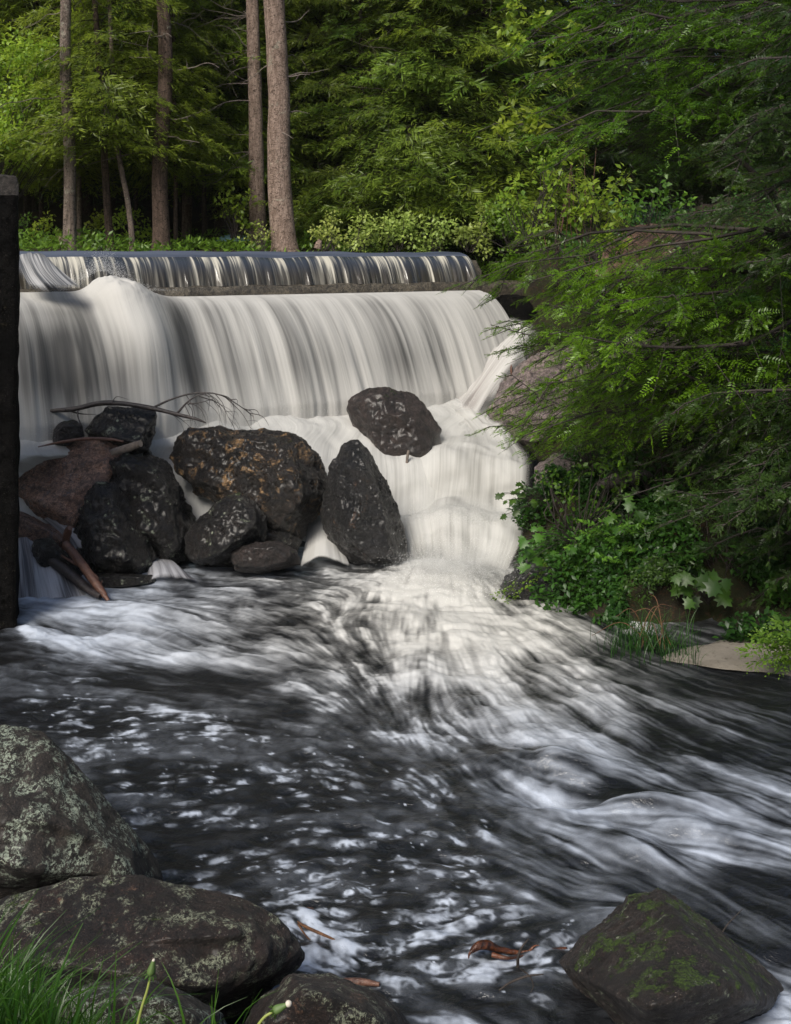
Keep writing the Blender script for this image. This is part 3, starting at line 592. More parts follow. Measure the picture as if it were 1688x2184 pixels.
# ------------------------------------------------------------------ pool surface: flow, foam, waves
strokes = [  # x1 y1 x2 y2  streak(m) foam
 (960,1225,960,1300,.35,1.0),(965,1300,975,1370,.3,1.0),(890,1290,880,1350,.25,.95),(1035,1300,1085,1370,.35,.92),(1000,1380,1050,1450,.4,.92),(930,1370,930,1430,.25,.80),(890,1240,860,1320,.3,.95),(1040,1260,1110,1320,.35,.8),(965,1330,1010,1420,.45,.92),(1100,1350,1220,1420,.5,.60),
 (1200,1330,1330,1390,.5,.38),(1330,1400,1480,1460,.6,.16),(800,1270,730,1330,.25,.72),(880,1340,880,1420,.3,.72),(1020,1440,1120,1530,.6,.78),(1150,1450,1300,1530,.7,.52),
 (1350,1500,1520,1580,.8,.24),(1550,1545,1700,1600,.8,.22),(1530,1455,1700,1495,.8,.04),(1420,1430,1560,1470,.8,.08),(1130,1540,1260,1620,.7,.66),(1300,1570,1450,1650,.8,.52),(1480,1640,1620,1700,.8,.44),
 (1620,1690,1720,1730,.8,.38),(1000,1490,1060,1560,.35,.55),(900,1440,890,1510,.2,.52),(720,1350,770,1400,.2,.52),(630,1430,700,1460,.2,.52),(780,1460,820,1520,.15,.40),
 (950,1570,1020,1630,.15,.30),(1150,1635,1290,1650,.35,.78),(1080,1700,1180,1740,.25,.42),(1290,1690,1400,1720,.5,.30),(1240,1738,1400,1735,.3,.62),(1450,1740,1600,1760,.5,.30),
 (1450,1800,1600,1815,.5,.42),(1150,1790,1250,1840,.3,.36),(1330,1790,1450,1850,.4,.34),(1350,1870,1480,1920,.5,.20),(1550,1870,1700,1930,.6,.10),(1600,1770,1700,1800,.6,.42),(1100,1880,1200,1930,.2,.28),
 (950,1690,1020,1750,.1,.26),(1480,1900,1620,1990,.5,.10),
 (-20,1350,30,1362,.1,.05),(-20,1425,45,1430,.08,.10),(-20,1290,25,1290,.3,.30),(-20,1490,30,1490,.06,.10),(50,1275,190,1290,.4,.90),(200,1290,350,1300,.5,.75),(350,1330,480,1375,.6,.66),(220,1345,400,1400,.6,.62),(60,1330,200,1385,.5,.62),(450,1285,570,1300,.4,.52),(420,1235,520,1245,.3,.34),
 (550,1245,640,1255,.15,.42),(700,1225,800,1235,.2,.65),(480,1400,610,1425,.5,.42),(600,1330,680,1370,.3,.36),(80,1430,230,1450,.12,.22),(300,1450,430,1470,.2,.16),(480,1480,600,1500,.12,.14),
 (60,1500,160,1500,.05,.26),(200,1560,310,1550,.05,.26),(350,1560,460,1560,.05,.24),(520,1600,620,1610,.05,.22),(720,1580,800,1620,.1,.20),(300,1700,420,1690,.05,.20),(550,1720,650,1715,.05,.18),(700,1680,800,1700,.06,.20),
 (450,1820,560,1800,.06,.20),(700,1800,800,1800,.06,.14),(850,1780,930,1810,.06,.24),(880,1870,980,1880,.06,.24),(600,1900,700,1880,.05,.28),(760,1900,860,1890,.06,.20),(1000,1960,1100,1950,.1,.30),(1150,2000,1230,1960,.12,.40),
 (650,1960,720,2010,.05,.62),(740,1980,840,1980,.05,.36),(680,2060,740,2080,.05,.72),(860,2020,960,2010,.06,.66),(980,2010,1080,2000,.06,.62),(960,2060,1080,2050,.06,.74),(1100,2070,1170,2030,.08,.66),(820,2070,900,2080,.06,.56),
 (900,2110,1000,2130,.15,.34),(1000,2140,1100,2190,.2,.34),(1110,2100,1180,2120,.15,.10),(1180,2150,1230,2190,.1,.42),(1130,2180,1180,2230,.1,.22),(1640,2060,1700,2080,.3,.42),(1680,2150,1720,2160,.2,.85),(1560,1960,1680,2040,.5,.18),
]
SK = np.array(strokes, float); SK[:, 5] *= np.where((SK[:, 0] > 1100) & (SK[:, 1] > 1480) & (SK[:, 1] < 1960), .80, 1.0)
def w2(px, py):
    Y = CZ * F / (py - HY); return np.stack([(px - HX) / F * Y, Y], -1)
d_w = unit(w2(SK[:, 2], SK[:, 3]) - w2(SK[:, 0], SK[:, 1])); mid = (SK[:, :2] + SK[:, 2:4]) / 2
# coarse raster of the field in ground-plan coordinates (angle, inverse distance)
RX = np.arange(-520, 2480, 8.0); RY = np.arange(1150, 2560, 8.0)
gx_, gy_ = np.meshgrid(RX, RY)
acc = np.zeros(gx_.shape + (2,)); accs = np.zeros(gx_.shape); wsum = np.zeros(gx_.shape); accf = np.zeros(gx_.shape); wf2 = np.zeros(gx_.shape)
for (mx, my), dv_, sk in zip(mid, d_w, SK):
    a = np.array((sk[2] - sk[0], sk[3] - sk[1])); a /= np.linalg.norm(a); L_ = np.hypot(sk[2] - sk[0], sk[3] - sk[1]) / 2
    ex = (gx_ - mx) * a[0] + (gy_ - my) * a[1]; ey = -(gx_ - mx) * a[1] + (gy_ - my) * a[0]
    ex = np.maximum(np.abs(ex) - L_ * .8, 0)
    w = 1 / ((ex ** 2 + (1.5 * ey) ** 2 + 30.0 ** 2)) ** 1.6; w *= 1e5
    acc += w[..., None] * dv_; accs += w * sk[4]; wsum += w
    w3 = 1 / ((ex ** 2 + (1.3 * ey) ** 2 + 22.0 ** 2)) ** 1.9; accf += w3 * sk[5]; wf2 += w3
FD = unit(acc); FS = accs / wsum; FF = accf / wf2
def bil(A, px, py):
    x = np.clip((px - RX[0]) / 8.0, 0, len(RX) - 1.001); y = np.clip((py - RY[0]) / 8.0, 0, len(RY) - 1.001)
    i = x.astype(int); j = y.astype(int); fx = x - i; fy = y - j
    if A.ndim == 3: fx = fx[..., None]; fy = fy[..., None]
    return (A[j, i] * (1 - fx) + A[j, i + 1] * fx) * (1 - fy) + (A[j + 1, i] * (1 - fx) + A[j + 1, i + 1] * fx) * fy
nR, nC = 640, 960
py = np.linspace(1165, 2480, nR); px = np.linspace(-360, 2300, nC)
PX, PY = np.meshgrid(px, py); P2 = w2(PX, PY)
dens = bil(FF, PX, PY); slen = bil(FS, PX, PY)
slen = np.where(slen > .12, .12 + (slen - .12) * .55, slen)
rN = rng(77)
def per_noise(n, blur):
    a = rN.standard_normal((n, n))
    f = np.fft.fft2(a); k = np.fft.fftfreq(n); kx, ky = np.meshgrid(k, k)
    a = np.fft.ifft2(f * np.exp(-(kx ** 2 + ky ** 2) * (2 * np.pi * blur) ** 2 / 2)).real
    return a / a.std()
NA = per_noise(1024, 1.0)
def samp(A, x, y):
    n = A.shape[0]; i = np.floor(x).astype(int); j = np.floor(y).astype(int); fx = x - i; fy = y - j
    i0, j0, i1, j1 = i % n, j % n, (i + 1) % n, (j + 1) % n
    return (A[j0, i0] * (1 - fx) + A[j0, i1] * fx) * (1 - fy) + (A[j1, i0] * (1 - fx) + A[j1, i1] * fx) * fy
def lic(cell, steps, lenmul, off=0.0):
    tot = samp(NA, P2[..., 0] / cell + off, P2[..., 1] / cell + off * 1.7); cnt = 1
    for sgn in (1, -1):
        p = P2.copy(); ppx, ppy = PX, PY
        for k in range(steps):
            d = bil(FD, ppx, ppy); h = sgn * slen * lenmul / steps
            p = p + d * h[..., None]
            Yc = np.clip(p[..., 1], 3.2, 11.5); ppx = p[..., 0] / Yc * F + HX; ppy = HY + CZ * F / Yc
            tot = tot + samp(NA, p[..., 0] / cell + off, p[..., 1] / cell + off * 1.7); cnt += 1
    return tot
L1 = lic(0.007, 16, 0.5); L2_ = lic(0.020, 16, 0.7, 111.3); L3_ = lic(0.075, 10, 0.8, 311.7)
def loc_norm(A):   # streak averaging lowers contrast where streaks are long: level it with a box blur over the sheet
    def box(a, r):
        for ax in (0, 1):
            c = np.cumsum(np.pad(a, [(r + 1, r) if i == ax else (0, 0) for i in (0, 1)], mode='reflect'), axis=ax)
            n = a.shape[ax]; a = (np.take(c, np.arange(2 * r + 1, 2 * r + 1 + n), ax) - np.take(c, np.arange(0, n), ax)) / (2 * r + 1)
        return a
    m = box(A, 30); s = np.sqrt(np.maximum(box((A - m) ** 2, 40), 1e-6)); return (A - m) / s
L1, L2_, L3_ = loc_norm(L1), loc_norm(L2_), loc_norm(L3_)
sig = 0.50 * L1 + 0.60 * L2_ + 0.62 * L3_
sig = sig / sig.std()
q3 = np.stack([P2[..., 0], P2[..., 1], 0 * PX], -1); wv = np.stack([vnoise(q3 * 2.1, 201), vnoise(q3 * 2.1, 202), 0 * PX], -1) * .22
tur = fbm((q3 + wv) * np.array((2.6, 3.6, 1)), 203, 5, gain=.55)              # boils and standing waves break the streaks up
dens0 = dens; dens = np.clip(dens + .27 * tur * ss(.08, .35, dens) * (1 - .92 * ss(.68, .92, dens)), 0, 1)
soft = ss(0.04, .24, slen)                                                    # long streaks are soft, slow foam is crisp
f_soft = dens * (1.0 + .0 * sig) + (.11 * L3_ + .15 * L2_ + .13 * L1) * (.30 + 1.6 * dens * (1.12 - dens))
pat = fbm(np.stack([P2[..., 0] * 2.2, P2[..., 1] * 5.5, 0 * PX], -1), 61, 4)
f_crisp = .19 * ss(-.25, .7, pat) + .08 * ss(-.5, 1.5, L2_) + ss(-.5, 1.0, (sig + 2.4 * (dens - .62) / .5) / .9) * .85 * ss(.05, .5, dens)  # patchy base veil also paints a blue sky sheen on the slow water
foam = np.clip(f_soft * soft + f_crisp * (1 - soft), 0.0, 1) ** 1.65 * .94
# floating flecks in the slow eddy
r = rng(5); P3 = np.stack([P2[..., 0], P2[..., 1], 0 * PX], -1)
crisp = 1 - ss(.10, .22, slen)
jn = samp(NA, P2[..., 0] / .006, P2[..., 1] / .006) * .35 + samp(NA, P2[..., 0] / .014 + 37, P2[..., 1] / .014) * .5
fl = np.zeros(PX.shape)
nfl = 2600
fx_ = r.uniform(40, 1250, nfl); fy_ = 1440 + 700 * r.uniform(0, 1, nfl) ** 1.1
for a, b in zip(fx_, fy_):
    ln = bil(FS, np.array([a]), np.array([b]))[0]; dd = bil(FD, np.array([a]), np.array([b]))[0]
    if ln > .13: continue
    dn = bil(FF, np.array([a]), np.array([b]))[0]
    c = w2(np.array(a), np.array(b)); gt_ = vnoise(np.array([[c[0] * 2.6, c[1] * 4.2, 3.0]]), 77)[0]
    if r.uniform() > (.10 + 1.6 * dn) * (.45 + 1.3 * max(gt_ + .2, 0)): continue
    s_ = 0.005 + 0.034 * r.uniform() ** 3.6; asp = r.uniform(1.4, 3.2)
    j0 = np.searchsorted(py, b - 60); j1 = np.searchsorted(py, b + 60); i0 = np.searchsorted(px, a - 90); i1 = np.searchsorted(px, a + 90)
    q = P2[j0:j1, i0:i1] - c; e1 = q @ dd / (s_ * asp); e2 = (-q[..., 0] * dd[1] + q[..., 1] * dd[0]) / s_
    rr = np.sqrt(e1 ** 2 + e2 ** 2) + .30 * jn[j0:j1, i0:i1]
    br = r.uniform(.35, 1.0); ring = r.uniform() < .05
    m_ = (1 - ss(.62, 1.05, rr)) * br * np.clip(.62 + .75 * jn[j0:j1, i0:i1], 0, 1.1)
    if ring: m_ = m_ * (.35 + .65 * ss(.45, .8, rr))
    halo = .10 * br * (1 - ss(.9, 1.6, rr))
    fl[j0:j1, i0:i1] = np.maximum(fl[j0:j1, i0:i1], np.maximum(m_, halo))
foam_e = foam * (1 + .45 * crisp * jn)
foam = np.clip(np.maximum(foam_e, fl), 0, 1)
# heights
ripl = vnoise(np.stack([P2[..., 0] * 5 + 0 * PX, P2[..., 1] * 9, 0 * PX], -1), 41) * .010 + vnoise(np.stack([P2[..., 0] * 14, P2[..., 1] * 22, 0 * PX], -1), 42) * .0045
hz = .018 * tur * ss(.1, .6, dens0) * soft + (.007 * L3_ + .002 * L2_) * ss(.05, .4, slen) * (0.4 + .8 * ss(.1, .7, dens)) + ripl + .004 * L2_ * crisp
def bumpat(cx, cy, rx, ry, h, tilt=0.0):
    a = (PX - cx) * math.cos(tilt) + (PY - cy) * math.sin(tilt); b = -(PX - cx) * math.sin(tilt) + (PY - cy) * math.cos(tilt)
    return h * np.exp(-(a / rx) ** 2 - (b / ry) ** 2)
for a in ((960, 1235, 130, 45, .10, 0), (900, 1330, 160, 40, .03, .2), (1080, 1420, 170, 30, .03, .4), (760, 1340, 120, 25, .05, -.2), (1020, 1520, 150, 28, .05, .5), (1190, 1640, 140, 26, .11, .12), (1390, 1730, 190, 22, .10, -.05),
          (1190, 1715, 120, 22, -.06, .2), (1500, 1780, 120, 22, .05, .1), (1330, 1810, 110, 30, .06, .3), (300, 1300, 200, 14, .05, .1), (420, 1375, 160, 14, .04, .25), (560, 1250, 60, 10, .04, 0), (900, 1420, 70, 22, .05, 0), (640, 1440, 70, 14, .03, .2)):
    hz = hz + bumpat(*a)
Vp = np.stack([P2[..., 0], P2[..., 1], hz], -1)
M['pool'], nt = newmat('pool water with foam and painted sky sheen'); g = N(nt)
pos = g.n('ShaderNodeNewGeometry').outputs['Position']; fo = g.attr('foam'); cr = g.attr('edge')
n1 = g.noise(g.mapping(pos, (1, 1.6, 1)), 9, 4, .6, .6); n2 = g.noise(g.mapping(pos, (1, 1.5, 1)), 38, 3, .6, .4)
nb = g.bump(g.math('ADD', n1, g.math('MULTIPLY', n2, .28)), .55, .035)
deep = g.bsdf(g.mix(g.noise(pos, .8, 3), (0.005, 0.0066, 0.0095), (0.010, 0.0095, 0.009)), 0.30, nb, 0.5)
fb = g.bump(g.noise(pos, 120, 3, .7), .5, .006)
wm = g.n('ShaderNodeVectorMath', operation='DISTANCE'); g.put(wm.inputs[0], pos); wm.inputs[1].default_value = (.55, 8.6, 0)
wh = g.bsdf(g.mix(g.mapr(wm.outputs['Value'], .6, 3.2), (0.58, 0.57, 0.54), (0.46, 0.51, 0.60)), 0.75, fb, 0.3)  # far foam's blue tone carries sky reflection; cream at the foot is froth
g.out(g.shmix(g.mapr(fo, 0.0, 1.0, 0.0, 0.97, False), deep, wh))
sheet('pool_water', Vp, np.stack([P2[..., 0], P2[..., 1]], -1), foam, crisp, M['pool'])
# settled scum and silt in the still corner on the right
M['silt'] = soil_mat('pale tan silt', (0.13, 0.115, 0.095), (0.185, 0.165, 0.138), (0.09, 0.078, 0.062), .012)
SP = np.array([wat(x, y, .02) for x, y in ((1410, 1402), (1440, 1385), (1490, 1372), (1580, 1358), (1700, 1352), (1850, 1350), (1850, 1470), (1700, 1440), (1640, 1432), (1560, 1425), (1500, 1416), (1450, 1410))])
c = SP.mean(0); ring = catmull(np.concatenate([SP, SP[:1]]), 160)[:-1]
ring[:, :2] += .02 * np.stack([vnoise(ring * 9, 1), vnoise(ring * 9, 2)], -1)
lv = np.linspace(1, 0, 16)
V = np.concatenate([c + (ring - c) * l + np.array((0, 0, .014 * (1 - l ** 4) - .012 * l ** 6)) for l in lv])
i = np.arange(len(V)).reshape(16, -1); j = np.roll(i, -1, 1)
tag(link('sandbar', mesh_np('sandbar', V, np.stack([i[:-1], j[:-1], j[1:], i[1:]], -1).reshape(-1, 4), M['silt'])), kind='structure')

# ------------------------------------------------------------------ rocks
def ico(n):
    b = bmesh.new(); bmesh.ops.create_icosphere(b, subdivisions=n, radius=1.0)
    o = np.array([v.co[:] for v in b.verts]), np.array([[v.index for v in f.verts] for f in b.faces]); b.free(); return o
ICO, ICOF = ico(6); ICO7, ICOF7 = ico(7)
def hull_planes(P):
    bm = bmesh.new()
    for p in P: bm.verts.new(p)
    bmesh.ops.convex_hull(bm, input=bm.verts); bm.normal_update()
    n = np.array([f.normal[:] for f in bm.faces]); c0 = np.array([f.calc_center_median()[:] for f in bm.faces]); ar = np.array([f.calc_area() for f in bm.faces])
    bm.free(); return n[ar > 1e-7], c0[ar > 1e-7]
def rock(name, label, outline, Y, thick, mat, front=None, p=22, hi=False, amp=1.0, seed=0, back=0.75, cuts=4, chips=46, deep=.045, limit=.080, grow=1.045, cat='boulder', group=None, slope=0.0, flat=None):
    """outline in photo units at distance Y; front = extra facet corners (px, py, metres nearer)"""
    o = np.array(outline, float); cpx = o.mean(0); o = cpx + (o - cpx) * grow
    yy = lambda y_: Y - slope * (y_ - cpx[1]) / 100.0                         # lower points stand nearer
    pts = [W(a, b, yy(b)) for a, b in o]
    pts += [W(*(cpx + (np.array(q) - cpx) * back), Y + thick * .55) for q in o]
    if front is None: pts += [W(*(cpx + (np.array(q) - cpx) * .62), yy(q[1]) - thick * .42) for q in o]
    else: pts += [W(a, b, Y - d) for a, b, d in front]
    P = np.array(pts); c = P.mean(0); n, c0 = hull_planes(P); d = np.einsum('ij,ij->i', n, c0 - c); ok = d > 1e-3; n, d = n[ok], d[ok]
    r = rng(seed + 100); size = np.cbrt(np.prod(P.max(0) - P.min(0)))
    if cuts:
        cn = unit(r.standard_normal((cuts, 3))); sup = ((P - c) @ cn.T).max(0); n = np.concatenate([n, cn]); d = np.concatenate([d, sup * r.uniform(.86, .96, cuts)])
    if chips:                                                                  # flat fracture faces all over, each shaving a little off
        dr = unit(r.standard_normal((chips, 3))); qq = np.maximum(dr @ n.T / d, 1e-4); k = qq.argmax(1); x = dr / qq.max(1)[:, None]
        cn = unit(n[k] + r.normal(0, .17, (chips, 3))); dc = np.einsum('ij,ij->i', cn, x) - size * r.uniform(.3, 1.0, chips) * deep
        ok = dc > .05 * size; cn, dc = cn[ok], dc[ok]
    else: cn, dc = n[:0], d[:0]
    p = p * 3.0; IC, IF = (ICO7, ICOF7) if hi else (ICO, ICOF)
    q = np.maximum(IC @ n.T / d, 1e-4); mx = q.max(1, keepdims=True)
    rad = 1 / (mx[:, 0] * ((q / mx) ** p).sum(1) ** (1 / p)); rad *= 1.0 + .25 / p
    if len(cn):
        qc = np.maximum(IC @ cn.T / dc, 1e-4).max(1); ch = 1 - 1 / np.maximum(qc * rad, 1.0); lim = limit * (1 + .5 * vnoise(IC * 2.5, seed + 50)); rad = rad * (1 - lim * np.tanh(ch / lim * .9))
    V = c + IC * rad[:, None]
    hgt = size * amp * (.016 * fbm(V * 2.2 / size * 1.2, seed, 4) + .022 * (1 - 2 * np.abs(vnoise(V * 5.0 / size, seed + 3))) + .010 * fbm(V * 16 / size, seed + 7, 4, gain=.6))
    lay = V @ unit(np.array((.35, .2, .9))); hgt += size * amp * .012 * (np.abs((lay * 7 / size + .4 * fbm(V * 2 / size, seed + 5, 2)) % 1 - .5) * 2 - .5)
    w = V + .05 * size * np.stack([vnoise(V * 4 / size, seed + 41), vnoise(V * 4 / size, seed + 42), vnoise(V * 4 / size, seed + 43)], -1)
    cell = np.floor(w @ unit(r.standard_normal((3, 3)), 0) * 4.5 / size)            # broken plates with small steps between them
    hgt += size * amp * .010 * (_hash(cell[:, 0], cell[:, 1], cell[:, 2], seed) - .5)
    fs = np.clip(size / .9, .35, 1.0); hgt += amp * fs * (.020 * (.35 - np.abs(vnoise(V * 6 / fs, seed + 8))) + .011 * (.35 - np.abs(vnoise(V * 17 / fs, seed + 10))) + .007 * fbm(V * 34 / fs, seed + 9, 3, gain=.6))
    V = V + IC * hgt[:, None]
    base = np.array((c[0], c[1], V[:, 2].min()))
    ob = link(name, mesh_np(name, V - base, IF, mat, True), None, base)
    return tag(ob, label, cat, group)
G1 = 'dark boulders piled below the fall'
rock('boulder', 'big dark boulder with rusty orange spots, largest in the pile below the fall', [(372, 960), (400, 915), (440, 903), (500, 918), (560, 930), (640, 925), (668, 940), (690, 985), (703, 1030), (690, 1080), (640, 1165), (560, 1140), (470, 1080), (420, 1060), (360, 1005)], 10.2, 1.0, M['rock_spot'],
     [(400, 960, .15), (520, 975, .45), (640, 975, .45), (665, 1040, .5), (600, 1130, .5), (480, 1040, .42), (400, 1020, .25)], 24, amp=.9, seed=1, group=G1, hi=True)
rock('boulder', 'tall wedge of dark grey slate rock standing right of the rusty boulder', [(705, 975), (740, 945), (765, 942), (790, 965), (830, 1025), (850, 1080), (872, 1165), (868, 1212), (760, 1215), (700, 1160), (682, 1110), (695, 1040)], 10.0, .8, M['rock_grey'],
     [(745, 960, .1), (770, 1000, .3), (740, 1150, .42), (800, 1200, .45), (840, 1190, .4), (815, 1060, .32)], 30, amp=.8, seed=2, group=G1, hi=True)
rock('boulder', 'brown mossy boulder alone in white water at the foot of the fall', [(735, 868), (752, 842), (782, 828), (835, 825), (886, 838), (908, 876), (940, 905), (952, 950), (950, 1000), (910, 1060), (830, 1040), (770, 960)], 11.66, .75, M['rock_brown'],
     [(775, 850, .14), (850, 845, .16), (900, 900, .28), (912, 955, .36), (860, 1010, .38), (790, 935, .28), (820, 880, .24)], 24, amp=.8, seed=3)
rock('boulder', 'reddish brown wet slab beside the left wall', [(0, 1030), (40, 985), (90, 955), (165, 936), (225, 936), (262, 962), (275, 1000), (235, 1060), (200, 1120), (165, 1150), (110, 1120), (40, 1095), (0, 1075)], 10.1, .8, M['rock_red'],
     [(50, 1005, .12), (160, 950, .06), (240, 962, .10), (215, 1060, .42), (160, 1130, .48), (100, 1085, .42), (40, 1060, .25)], 26, amp=.7, seed=4, group=G1, chips=20)
rock('boulder', 'flat reddish rock under thin water at the foot of the left wall', [(-20, 1080), (40, 1088), (90, 1110), (140, 1140), (170, 1165), (150, 1190), (80, 1185), (-20, 1160)], 9.75, .5, M['rock_red'], None, 20, amp=.7, seed=5, group=G1)
rock('boulder', 'dark mossy block carrying the dead branch, topmost of the pile', [(205, 880), (230, 866), (300, 868), (342, 872), (335, 920), (318, 965), (290, 975), (240, 950), (195, 945), (180, 915)], 10.22, .5, M['rock_dark'],
     [(215, 895, .1), (320, 900, .12), (300, 950, .3), (225, 930, .28)], 26, amp=.8, seed=6, group=G1)
rock('boulder', 'small round mossy stone at the upper left end of the pile', [(110, 920), (128, 900), (155, 893), (178, 905), (182, 935), (150, 955), (112, 950)], 10.12, .35, M['rock_brown'], None, 16, amp=.8, seed=7, group=G1)
rock('boulder', 'black rough boulder with a slanting wet face in the middle of the pile', [(215, 990), (255, 960), (300, 978), (350, 985), (372, 1010), (400, 1060), (420, 1110), (400, 1200), (330, 1215), (260, 1180), (220, 1100)], 10.0, .8, M['rock_dark'],
     [(255, 990, .15), (330, 1005, .3), (370, 1060, .3), (380, 1180, .42), (300, 1130, .45)], 22, amp=1.3, seed=8, group=G1)
rock('boulder', 'upright black rock at the lower left of the pile', [(180, 1050), (210, 1024), (245, 1022), (268, 1050), (300, 1110), (335, 1190), (320, 1235), (240, 1240), (180, 1215), (158, 1150), (165, 1100)], 9.7, .6, M['rock_dark'],
     [(215, 1045, .12), (240, 1060, .2), (280, 1200, .38), (205, 1200, .38), (190, 1120, .3)], 24, amp=1.1, seed=9, group=G1)
rock('boulder', 'black lichen flecked boulder under the rusty one', [(385, 1150), (420, 1110), (480, 1058), (515, 1045), (545, 1060), (570, 1110), (572, 1150), (530, 1180), (460, 1205), (400, 1200)], 9.7, .6, M['rock_dark'],
     [(430, 1130, .2), (510, 1070, .2), (545, 1120, .3), (460, 1185, .38)], 24, amp=1.0, seed=10, group=G1)
rock('boulder', 'low mossy stone at the waterline under the rusty boulder', [(490, 1180), (530, 1158), (590, 1152), (640, 1175), (645, 1205), (560, 1225), (495, 1220)], 9.5, .5, M['rock_brown'], None, 20, amp=.8, seed=11, group=G1)
rock('boulder', 'black ledge of rock in the dark gap behind the low mossy stone', [(400, 1170), (480, 1120), (600, 1110), (650, 1150), (640, 1215), (420, 1225)], 9.95, .5, M['rock_dark'], None, 20, amp=.9, seed=12, group=G1)
rock('boulder', 'small black stone wedged at the top of the water gap', [(305, 968), (318, 955), (325, 965), (322, 985), (306, 990)], 10.25, .15, M['rock_dark'], None, 16, amp=.8, seed=13, group=G1)
rock('boulder', 'dark smooth stone under the little fall beside the left wall', [(70, 1150), (110, 1145), (160, 1190), (190, 1235), (170, 1265), (110, 1250), (60, 1200)], 9.42, .4, M['rock_dark'], None, 18, amp=.7, seed=14, group=G1)
rock('boulder', 'dark soaked stone at the waterline below the left end of the pile', [(165, 1225), (230, 1222), (330, 1225), (345, 1245), (290, 1258), (190, 1262)], 9.42, .4, M['rock_dark'], None, 18, amp=.7, seed=15, group=G1)
# right side
rock('bedrock', 'pinkish grey bedrock slope right of the fall', [(1030, 880), (1060, 820), (1110, 765), (1180, 720), (1260, 700), (1300, 800), (1290, 900), (1220, 970), (1150, 985), (1060, 930)], 12.2, 1.6, M['bedrock'],
     [(1075, 860, .3), (1130, 800, .2), (1220, 790, .4), (1230, 900, .6), (1140, 950, .5)], 30, amp=.7, seed=16, cat='rock', cuts=6)
rock('bedrock', 'grey ledge of rock beside the lower step of the cascade', [(1140, 1000), (1180, 960), (1250, 960), (1300, 1040), (1280, 1120), (1200, 1130), (1140, 1100)], 10.9, .9, M['bedrock'], None, 26, amp=.9, seed=17, cat='rock')
rock('bedrock', 'low dark ledge under the maple leaves at the water edge', [(1060, 1265), (1085, 1225), (1130, 1185), (1200, 1190), (1260, 1250), (1290, 1310), (1180, 1310), (1080, 1295)], 9.2, .8, M['rock_grey'], None, 26, amp=1.0, seed=18, cat='rock')
rock('bedrock', 'red brown rock outcrop at the top of the right bank', [(1265, 590), (1290, 525), (1340, 488), (1400, 474), (1450, 485), (1480, 530), (1440, 600), (1350, 640), (1280, 630)], 13.0, 1.5, M['outcrop'],
     [(1300, 560, .4), (1360, 500, .2), (1440, 520, .4), (1400, 590, .7), (1310, 610, .6)], 26, amp=.9, seed=19, cat='rock')
rock('bedrock', 'pale mauve rock slab half hidden behind hemlock boughs', [(1300, 760), (1340, 690), (1430, 640), (1530, 700), (1560, 780), (1480, 830), (1380, 850)], 10.9, .9, M['bedrock'], None, 26, amp=.9, seed=20, cat='rock')
rock('bedrock', 'narrow grey rock shelf among the plants right of the cascade', [(1270, 1030), (1310, 1008), (1380, 1000), (1400, 1015), (1340, 1036), (1290, 1045)], 9.9, .4, M['bedrock'], None, 24, amp=.9, seed=21, cat='rock')
# foreground
rock('boulder', 'large lichen covered boulder on the left shore, nearest the wall', [(-260, 1650), (-180, 1560), (-60, 1535), (40, 1540), (90, 1552), (130, 1600), (190, 1680), (300, 1780), (345, 1830), (362, 1880), (300, 1930), (100, 1960), (-200, 1950)], 4.6, 1.3, M['rock_lichen'],
     [(-100, 1600, .15), (60, 1585, .12), (110, 1690, .3), (240, 1810, .32), (300, 1880, .3), (60, 1870, .55), (-150, 1800, .5)], 28, amp=.5, seed=22, slope=.0, cuts=0, deep=.030, chips=44, limit=.065, grow=1.035, hi=True)
rock('boulder', 'long dark boulder with pale lichen above the grass', [(-120, 1960), (60, 1900), (130, 1876), (300, 1866), (380, 1880), (500, 1905), (600, 1945), (650, 2010), (664, 2040), (640, 2075), (560, 2120), (480, 2180), (300, 2200), (100, 2150), (-100, 2100)], 3.95, 1.0, M['rock_near'],
     [(100, 1920, .1), (320, 1900, .1), (520, 1950, .2), (600, 2020, .22), (470, 2120, .42), (250, 2080, .45), (0, 2050, .4)], 20, amp=.6, seed=23, cuts=0, deep=.030, chips=44, limit=.065, grow=1.035, hi=True)
rock('boulder', 'small lichened stone half buried behind the grass', [(110, 2130), (200, 2090), (300, 2086), (380, 2110), (480, 2160), (520, 2230), (300, 2300), (100, 2260)], 3.3, .6, M['rock_lichen'], None, 20, amp=.6, seed=24, cuts=0, deep=.030, chips=44, limit=.065, grow=1.035)
rock('boulder', 'low red brown stone at the bottom edge beside the dandelion', [(510, 2180), (560, 2120), (620, 2072), (700, 2078), (790, 2110), (860, 2150), (900, 2200), (860, 2270), (600, 2280), (500, 2240)], 3.6, .7, M['rock_near'], None, 20, amp=.6, seed=25, cuts=0, deep=.030, chips=44, limit=.065, grow=1.035)
rock('boulder', 'pyramid shaped mossy boulder in the lower right of the stream', [(1190, 2050), (1260, 1985), (1330, 1932), (1404, 1890), (1440, 1908), (1530, 1985), (1620, 2060), (1672, 2110), (1660, 2150), (1500, 2230), (1340, 2230), (1260, 2130)], 4.25, .9, M['rock_moss'],
     [(1402, 1903, .0), (1430, 1935, .16), (1490, 2010, .38), (1560, 2085, .55), (1610, 2140, .5), (1240, 2055, .25), (1275, 2105, .42), (1380, 2150, .70), (1480, 2112, .68), (1420, 2240, .30)], 40, amp=.55, seed=26, cuts=0, chips=26, deep=.012, limit=.02, slope=.06, hi=True)

